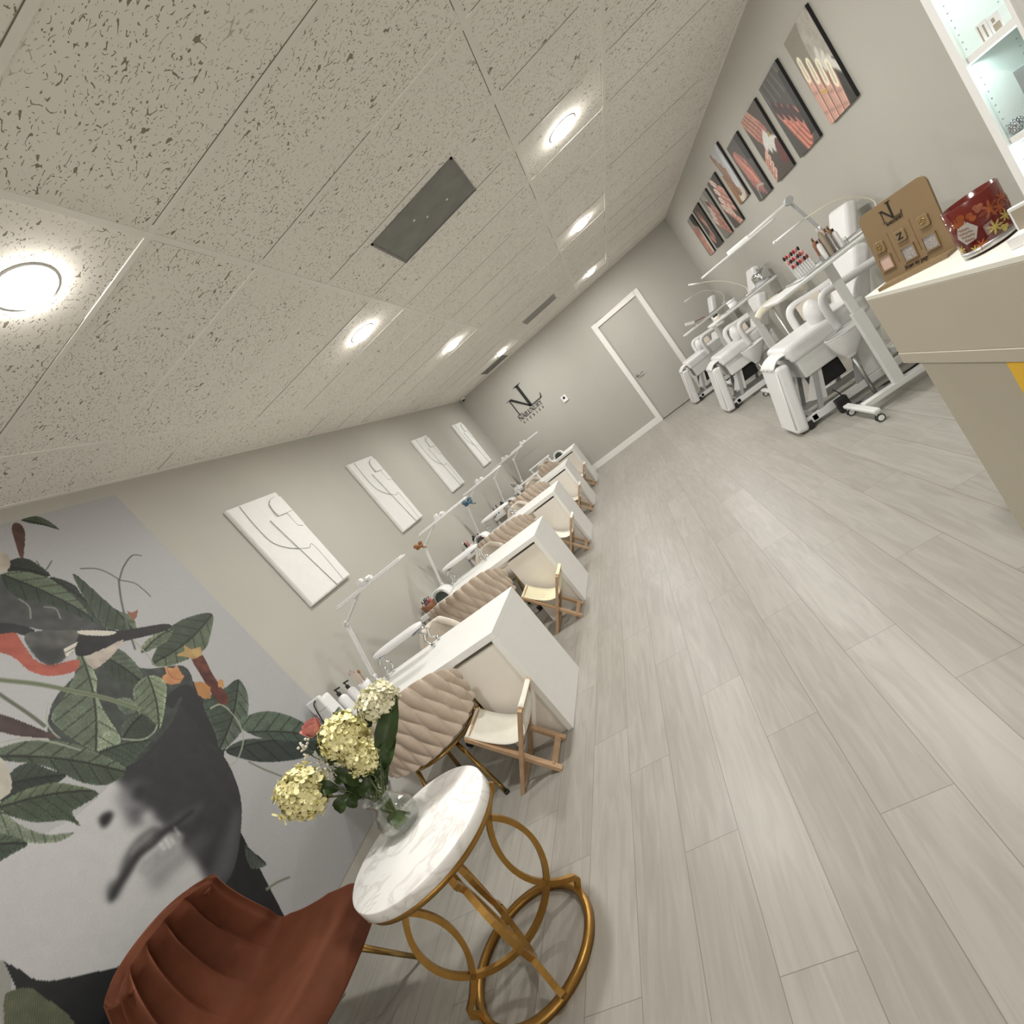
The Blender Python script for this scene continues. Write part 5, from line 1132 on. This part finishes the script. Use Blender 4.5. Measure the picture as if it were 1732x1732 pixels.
for k in range(52):
    z = 0.12+0.032*k
    if abs(z-1.42) < .025 or abs(z-1.05) < .025 or abs(z-.67) < .025: continue
    for x in (0.045, 0.20): m.lathe([(0, 0), (.0028, 0), (.0028, .001), (0, .001)], 8, Matrix.Translation((x, dy-0.0206, z)) @ Matrix.Rotation(PI/2, 4, 'X'))
m.build('peg_holes', GREYM, t)
for z in (1.86, 1.409, 1.036):
    MB().box(0.018, 0.030, 0.03, dy-0.03, z-0.006, z-0.0005).build('led_strip', LEDW, t)
    area('shelf_led', (SX0+0.05, SY0+dy/2, z-0.012), (0, 0.25, 0), 0.03, dy-0.08, 0.9 if z > 1.5 else 0.55, (0.70, 1.0, 0.96))
def pbox(name, label, x0, x1, y0, y1, z0, z1, m_, stripes=None, cat='box'):
    t = thing(name, label, cat, (x0, (y0+y1)/2, z0)); h = (y1-y0)/2
    MB().box(0, x1-x0, -h, h, 0, z1-z0).build('carton', m_, t, bevel=.001)
    if stripes:
        s = MB()
        for a, b, c_, d_ in stripes: s.box(-.0008, 0, -h+a*2*h, -h+b*2*h, c_*(z1-z0), d_*(z1-z0))
        s.build('printed_panel', TAN, t)
pbox('product_box', 'white product box with taupe side stripes on the lit upper shelf', 4.455, 4.53, 2.936, 3.0, 1.4355, 1.508, PLAST, [(.70, .82, .05, .9), (.25, .40, .1, .8)])
pbox('product_box', 'white product box with a taupe picture panel on the lit upper shelf', 4.455, 4.53, 2.868, 2.932, 1.4355, 1.500, PLAST, [(.15, .75, .05, .45), (.45, .7, .55, .8)])
pbox('storage_box', 'large grey box on the middle shelf of the lit unit', 4.475, 4.635, 2.77, 2.965, 1.0625, 1.275, GREYBOX)
m = MB(); m.ball((0, 0, 0), .024, n=14)
for i in range(60):
    z = 1-2*(i+.5)/60; a = i*2.4; q = math.sqrt(1-z*z); m.ball((.024*q*math.cos(a), .024*q*math.sin(a), .024*z), .006, n=6)
tag(m.build('glitter_ball', SILVER, loc=(4.462, 3.045, 1.0921)), 'small silver glitter ball on the middle shelf of the lit unit', 'ornament')

# ================================================================== PEDICURE RECLINERS
def rbox(mb, x0, x1, y0, y1, z0, z1): return mb.box(x0, x1, y0, y1, z0, z1)
def slabm(p, q, th, y0, y1):
    """padded slab whose front face runs from p=(x,z) to q=(x,z); thickness th towards +x"""
    d = Vector((q[0]-p[0], 0, q[1]-p[1])).normalized(); n = Vector((d.z, 0, -d.x)) if d.z > 0 else Vector((-d.z, 0, d.x))
    mb = MB(); vs = []
    for y in (y0, y1):
        for b in (Vector((p[0], y, p[1])), Vector((q[0], y, q[1]))): vs += [b, b+n*th]
    return mb.add(vs, [(0, 1, 3, 2), (4, 6, 7, 5), (0, 4, 5, 1), (2, 3, 7, 6), (0, 2, 6, 4), (1, 5, 7, 3)])
def make_recliner():
    t = thing('pedicure_chair', 'white pedicure recliner nearest the reception counter', 'recliner', (3.43, 4.68, 0), 0, 'white pedicure recliners along the right wall')
    lr = slabm((0.0, 0.03), (0.118, 0.572), 0.105, 0.0, 0.42).build('leg_rest', VINYL, t, bevel=.030, segs=4)
    MB().tube([(0.012, 0.003, 0.07), (0.112, 0.003, 0.53)], .004, 6).build('seam', VINYL, lr)
    f = MB(); f.grid(lambda u, v: (0.11+.15*v, 0.02+.38*u+.02*math.sin(v*PI)*(1-2*u), 0.560+0.055*v+.022*math.sin(v*PI)+.006*math.sin(u*19+v*5)), 14, 8)
    f.build('knee_flap', VINYL, t, solid=.012)
    MB().box(0.235, 0.86, 0.0, 0.52, 0.545, 0.655).build('seat', VINYL, t, bevel=.038, segs=4)
    MB().box(0.245, 0.86, -0.012, 0.07, 0.515, 0.645).build('side_bolster', VINYL, t, bevel=.034, segs=4)
    MB().box(0.27, 0.90, 0.012, 0.51, 0.365, 0.535).build('seat_skirt', ENAMEL, t, bevel=.012)
    MB().ball((0.575, 0.10, 0.72), .10, .72, 1.0, 1.15, 20).build('lumbar_roll', VINYL, t)
    for y, x in ((-0.025, 0.61), (0.545, 0.545)):
        MB().tube(spline([(x, y, 0.54), (x-.005, y, 0.68), (x+.005, y, 0.775), (x+.055, y, 0.815), (x+.20, y, 0.800), (x+.42, y, 0.785)], 6), [.030]*31, 10).build('armrest', VINYL, t)
    MB().box(0.60, 0.80, 0.50, 0.513, 0.66, 0.80).build('side_pad', CREAMV, t, bevel=.004)
    slabm((0.80, 0.62), (0.965, 0.965), 0.115, 0.02, 0.50).build('backrest', VINYL, t, bevel=.035, segs=4)
    slabm((0.972, 0.985), (1.085, 1.235), 0.085, 0.10, 0.42).build('head_rest', VINYL, t, bevel=.030, segs=4)
    b = MB()
    for y in (0.03, 0.47): b.box(0.10, 1.10, y, y+0.045, 0.035, 0.095)
    for x in (0.16, 0.98): b.box(x, x+0.045, 0.03, 0.515, 0.04, 0.09)
    b.build('base_frame', ENAMEL, t, bevel=.004)
    for x in (0.25, 0.56):
        for y in (0.05, 0.465): MB().bar((x, y, 0.09), (x+0.10, y, 0.37), .035, .035, up=(0, 1, 0)).build('lift_arm', GREYM, t)
    for P_ in ([(0.20, 0.20), (0.31, 0.36), (0.40, 0.36), (0.33, 0.14)], [(0.62, 0.10), (0.66, 0.36), (0.86, 0.36), (0.80, 0.10)]): MB().prism(P_, -.055, -.045, MXZ).build('side_plate', ENAMEL, t)
    MB().box(0.35, 0.56, 0.13, 0.40, 0.20, 0.34).build('motor', BLACK, t, bevel=.01)
    for x in (0.125, 1.06):
        for y in (0.025, 0.49):
            q = MB(); q.rod((x, y-.014, .026), (x, y+.028, .026), .026, n=14); q.box(x-.022, x+.022, y-.012, y+.026, .026, .07); q.build('caster', BLACK, t, bevel=.003)
    return t
p0 = make_recliner()
PC = [(3.43, 4.68), (3.40, 7.24), (3.33, 9.62)]
dup(p0, (PC[1][0], PC[1][1], 0), 'white pedicure recliner in the middle of the three along the right wall')
dup(p0, (PC[2][0], PC[2][1], 0), 'white pedicure recliner farthest away, beside the door')
def make_bowl():
    t = thing('foot_basin', 'white lined basin on a stand by the nearest recliner', 'basin', (4.03, 4.52, 0), 0, 'white lined basins on stands by the recliners')
    m = MB()
    def fn(u, v):
        a = 2*PI*u; r = (0.135*(1-v)**0.55 if v < .92 else .135*.08**.55)*(1+.03*math.sin(5*a)*v)
        return (r*1.08*math.cos(a)-.05*v, r*.9*math.sin(a), 0.535-0.19*v+0.006*math.sin(3*a)*(1-v))
    m.grid(fn, 36, 14); m.build('liner', VINYL, t, solid=.004)
    MB().tube([(.146*math.cos(2*PI*i/36), .122*math.sin(2*PI*i/36), 0.537) for i in range(36)], .006, 8, True).build('rim', ENAMEL, t)
    m = MB(); m.rod((-.05, 0, 0.02), (-.05, 0, 0.36), .014); m.lathe([(0, 0.001), (.10, 0.001), (.10, .012), (.03, .02), (0, .02)], 24, Matrix.Translation((-.05, 0, 0))); m.build('stand', STEEL, t)
    return t
w0 = make_bowl(); dup(w0, (4.0, 7.08, 0), 'white lined basin on a stand by the middle recliner')
t = thing('foot_pedal_box', 'black control box with cables under the nearest recliner', 'control box', (3.79, 4.61, 0))
MB().box(-.04, .045, -.03, .03, .0, .115).build('case', BLACK, t, bevel=.006)
MB().tube(spline([(.03, .02, .112), (.02, .025, .15), (.0, .03, .19)], 8), .004, 6).build('thin_cable', BLACK, t)
o = MB().tube(spline([(3.845, 4.60, .008), (3.92, 4.57, .008), (4.08, 4.60, .008), (4.25, 4.56, .008), (4.40, 4.60, .008)], 8), .007, 6).build('power_cable', BLACK); tag(o, 'black power cable running along the floor under the nearest recliner', 'cable')

# ---- rolling trolley tables and what is on them
def make_trolley():
    t = thing('rolling_tray_table', 'white rolling tray table in front of the nearest recliner', 'trolley', (3.75, 4.20, 0), 0, 'white rolling tray tables between the recliners')
    MB().box(-0.015, 0.03, -0.255, 0.245, 0.068, 0.092).build('front_foot', ENAMEL, t, bevel=.006)
    MB().box(0.62, 0.665, -0.22, 0.22, 0.068, 0.092).build('rear_foot', ENAMEL, t, bevel=.006)
    MB().box(0.0305, 0.62, -0.035, 0.035, 0.060, 0.098).build('beam', ENAMEL, t, bevel=.004)
    MB().box(0.245, 0.315, -0.025, 0.025, 0.098, 0.65).build('outer_post', ENAMEL, t, bevel=.004); MB().box(0.255, 0.305, -0.018, 0.018, 0.65, 1.015).build('inner_post', ENAMEL, t, bevel=.003)
    for x, y in ((0.0075, -0.235), (0.0075, 0.225), (0.64, -0.20), (0.64, 0.20)):
        q = MB()
        for d_ in (-.016, .008): q.rod((x, y+d_, .027), (x, y+d_+.012, .027), .027, n=18)
        c_ = q.build('caster', RUBBER, t)
        q = MB(); q.rod((x, y-.0175, .027), (x, y+.0215, .027), .019, n=16); q.box(x-.012, x+.012, y-.004, y+.008, .03, .068); q.build('caster_hub', PLAST, c_)
    MB().prism(rrect(-0.12, 0.62, -0.21, 0.17, .05), 1.015, 1.037).build('tray_top', ENAMEL, t, bevel=.006)
    r_ = MB(); P = [(x, y, 1.045) for x, y in rrect(0.06, 0.60, -0.175, 0.155, .04)]; r_.tube(P, .006, 6, True); r_.build('tray_rail', STEEL, t)
    return t
tr0 = make_trolley(); tr1 = dup(tr0, (3.78, 6.62, -0.0), 'white rolling tray table in front of the middle recliner')
dup(tr0, (3.82, 9.0, -0.0), 'white rolling tray table in front of the farthest recliner')
ZT = 1.0375
# nail colour fan
t = thing('nail_swatch_rack', 'clear rack of red and white nail swatches on the nearest tray table', 'swatch rack', (3.90, 4.16, ZT))
MB().box(-.055, .055, -.05, .05, 0, .010).build('base', ACRYL, t)
for row in range(3):
    for k in range(7):
        x = -.048+.016*k; y = -.03+.03*row
        s = MB().bar((x, y, .010), (x-.012, y-.012, .085+.035*row), .011, .003, up=(0, 1, 0)).build('swatch_stick', PLAST, t)
        MB().ball((x-.0135, y-.0135, .098+.035*row), .011, .75, .4, 1.4, 8).build('nail_tip', [REDP, ROSEP, BLACK][(k+row) % 3], s)
t = thing('polish_caddy', 'clear acrylic caddy on the nearest tray table', 'caddy', (4.07, 4.14, ZT))
m = MB(); m.box(-.08, .08, -.055, .055, 0, .006); m.box(-.08, -.076, -.055, .055, .006, .05); m.box(.076, .08, -.055, .055, .006, .05); m.box(-.0755, .0755, .051, .055, .006, .05); m.build('tray', ACRYL, t)
k = 0
for ix in range(4):
    for iy in range(2):
        mm_ = [PLAST, BROWNP, TAN, REDP, ACRYL, BLUSH][k % 6]
        bottle('small bottle in the clear caddy on the nearest tray table', (4.07-.052+.034*ix, 4.14-.025+.045*iy, ZT+.0065), .0155, .13+.06*((k*7) % 3)/2, mm_, [BLACK, BROWNP, PLAST][k % 3], 'bottles in the clear caddy', 'polish_bottle'); k += 1
t = thing('silver_pot', 'round silver pot on the middle tray table', 'pot', (4.31, 6.60, ZT))
MB().lathe([(0, 0), (.075, 0), (.085, .02), (.085, .11), (.075, .125), (0, .125)], 28).build('pot', CHROME, t); MB().lathe([(0, .1255), (.06, .1255), (.055, .14), (.012, .146), (.012, .165), (0, .165)], 24).build('lid', STEEL, t)
t = thing('lotion_tub', 'white lotion tub on the middle tray table', 'tub', (3.95, 6.56, ZT)); MB().lathe([(0, 0), (.045, 0), (.045, .06), (0, .06)], 20).build('tub', PLAST, t); MB().lathe([(0, .0605), (.047, .0605), (.047, .08), (0, .08)], 20).build('lid', PLAST, t)
t = thing('lotion_jar', 'small cream jar with a black lid at the front of the middle tray table', 'jar', (3.76, 6.60, ZT)); MB().lathe([(0, 0), (.028, 0), (.03, .04), (0, .04)], 16).build('jar', CREAMP, t); MB().lathe([(0, .0405), (.026, .0405), (.026, .06), (0, .06)], 16).build('lid', BLACK, t)
# bar lamp on the near tray
t = thing('bar_lamp', 'grey armed LED bar lamp rising from the nearest tray table', 'lamp', (4.18, 4.315, ZT))
MB().lathe([(0, 0), (.05, 0), (.05, .010), (.014, .016), (.014, .03)], 20).build('base', ENAMEL, t)
A0, A1, A2 = Vector((0, 0, .02)), Vector((-.10, .02, .44)), Vector((-.42, .03, .40))
m = MB()
for d_ in (-.012, .012): m.bar(A0+Vector((0, d_, 0)), A1+Vector((0, d_, 0)), .008, .016, up=(0, 1, 0))
m.build('lower_arm', GREYM, t); MB().bar(A1, A2+Vector((0, 0, .03)), .014, .010, up=(0, 1, 0)).build('upper_arm', ENAMEL, t)
m = MB(); m.rod(A1-Vector((0, .022, 0)), A1+Vector((0, .022, 0)), .026, n=20); m.build('joint', GREYM, t)
hd = MB().prism(rrect(-.76, -.22, -.03, .09, .035), .405, .418).build('lamp_head', ENAMEL, t, bevel=.003); MB().box(-.55, -.40, .0, .05, .418, .44).build('head_bracket', PLAST, t, bevel=.006)
MB().prism(rrect(-.74, -.24, -.022, .082, .03), .4025, .405).build('light_strip', PLAST, hd)
def wand(label, loc, P, stand):
    t = thing('gooseneck_lamp', label, 'lamp', loc)
    b = MB(); b.box(-.03, .03, -.025, .025, 0, .012); b.build('clip_base', PLAST, t, bevel=.003)
    n = len(P); S_ = spline(P, 8); MB().tube([(0, 0, .012)]+S_[:-12], .0038, 8).build('gooseneck', CREAMP, t)
    q = S_[-13:]; MB().rod(q[0], q[-1], .0075).build('light_tube', PLAST, t); MB().ball(q[-1], .0105).build('tip', PLAST, t)
wand('white gooseneck lamp over the nearest tray table', (4.33, 4.10, ZT), [(0, 0, .012), (.04, 0, .10), (0, 0, .17), (-.09, 0, .240), (-.17, 0, .268), (-.25, 0, .280), (-.38, 0, .296), (-.51, 0, .292)], None)
wand('white gooseneck lamp over the middle tray table', (4.16, 6.70, ZT), [(0, 0, .012), (.012, 0, .07), (-.018, 0, .131), (-.106, 0, .250), (-.19, 0, .325), (-.27, 0, .383), (-.35, 0, .43), (-.423, 0, .474)], None)
wand('white gooseneck lamp over the farthest tray table', (4.40, 9.10, ZT), [(0, 0, .012), (.05, 0, .10), (.0, 0, .20), (-.08, 0, .28), (-.16, 0, .335), (-.24, 0, .358), (-.33, 0, .368), (-.42, 0, .374)], None)
t = thing('padded_foot_rest', 'cream padded foot rest on a slim pole behind the nearest recliner', 'foot rest', (3.98, 5.42, 0))
m = MB(); m.tube(spline([(-.17, 0, .895), (-.10, 0, .925), (.02, 0, .925), (.10, 0, .905), (.19, 0, .90), (.24, .02, .86)], 6), [.028+.012*math.sin(i/30*PI) for i in range(31)], 12); m.build('pad', CREAMP, t)
MB().tube([(.04+.036*math.cos(0), .044*math.cos(2*PI*i/20), .925+.044*math.sin(2*PI*i/20)) for i in range(20)], .004, 6, True).build('strap', BROWNP, t)
MB().rod((-.03, 0, .02), (-.03, 0, .90), .011).build('pole', STEEL, t); MB().lathe([(0, .001), (.14, .001), (.14, .014), (0, .02)], 24, Matrix.Translation((-.03, 0, 0))).build('base', ENAMEL, t)
t = thing('paddle_arm_lamp', 'white paddle on a brown arm on the farthest tray table', 'lamp', (4.06, 8.95, ZT))
MB().lathe([(0, 0), (.03, 0), (.03, .012), (0, .012)], 16).build('base', PLAST, t)
MB().tube([(0, 0, .012), (-.02, 0, .03), (-.15, 0, .058)], .007, 8).build('arm', BROWNP, t)
MB().bar((-.15, 0, .058), (-.27, 0, .112), .06, .04).build('paddle', PLAST, t, bevel=.008)
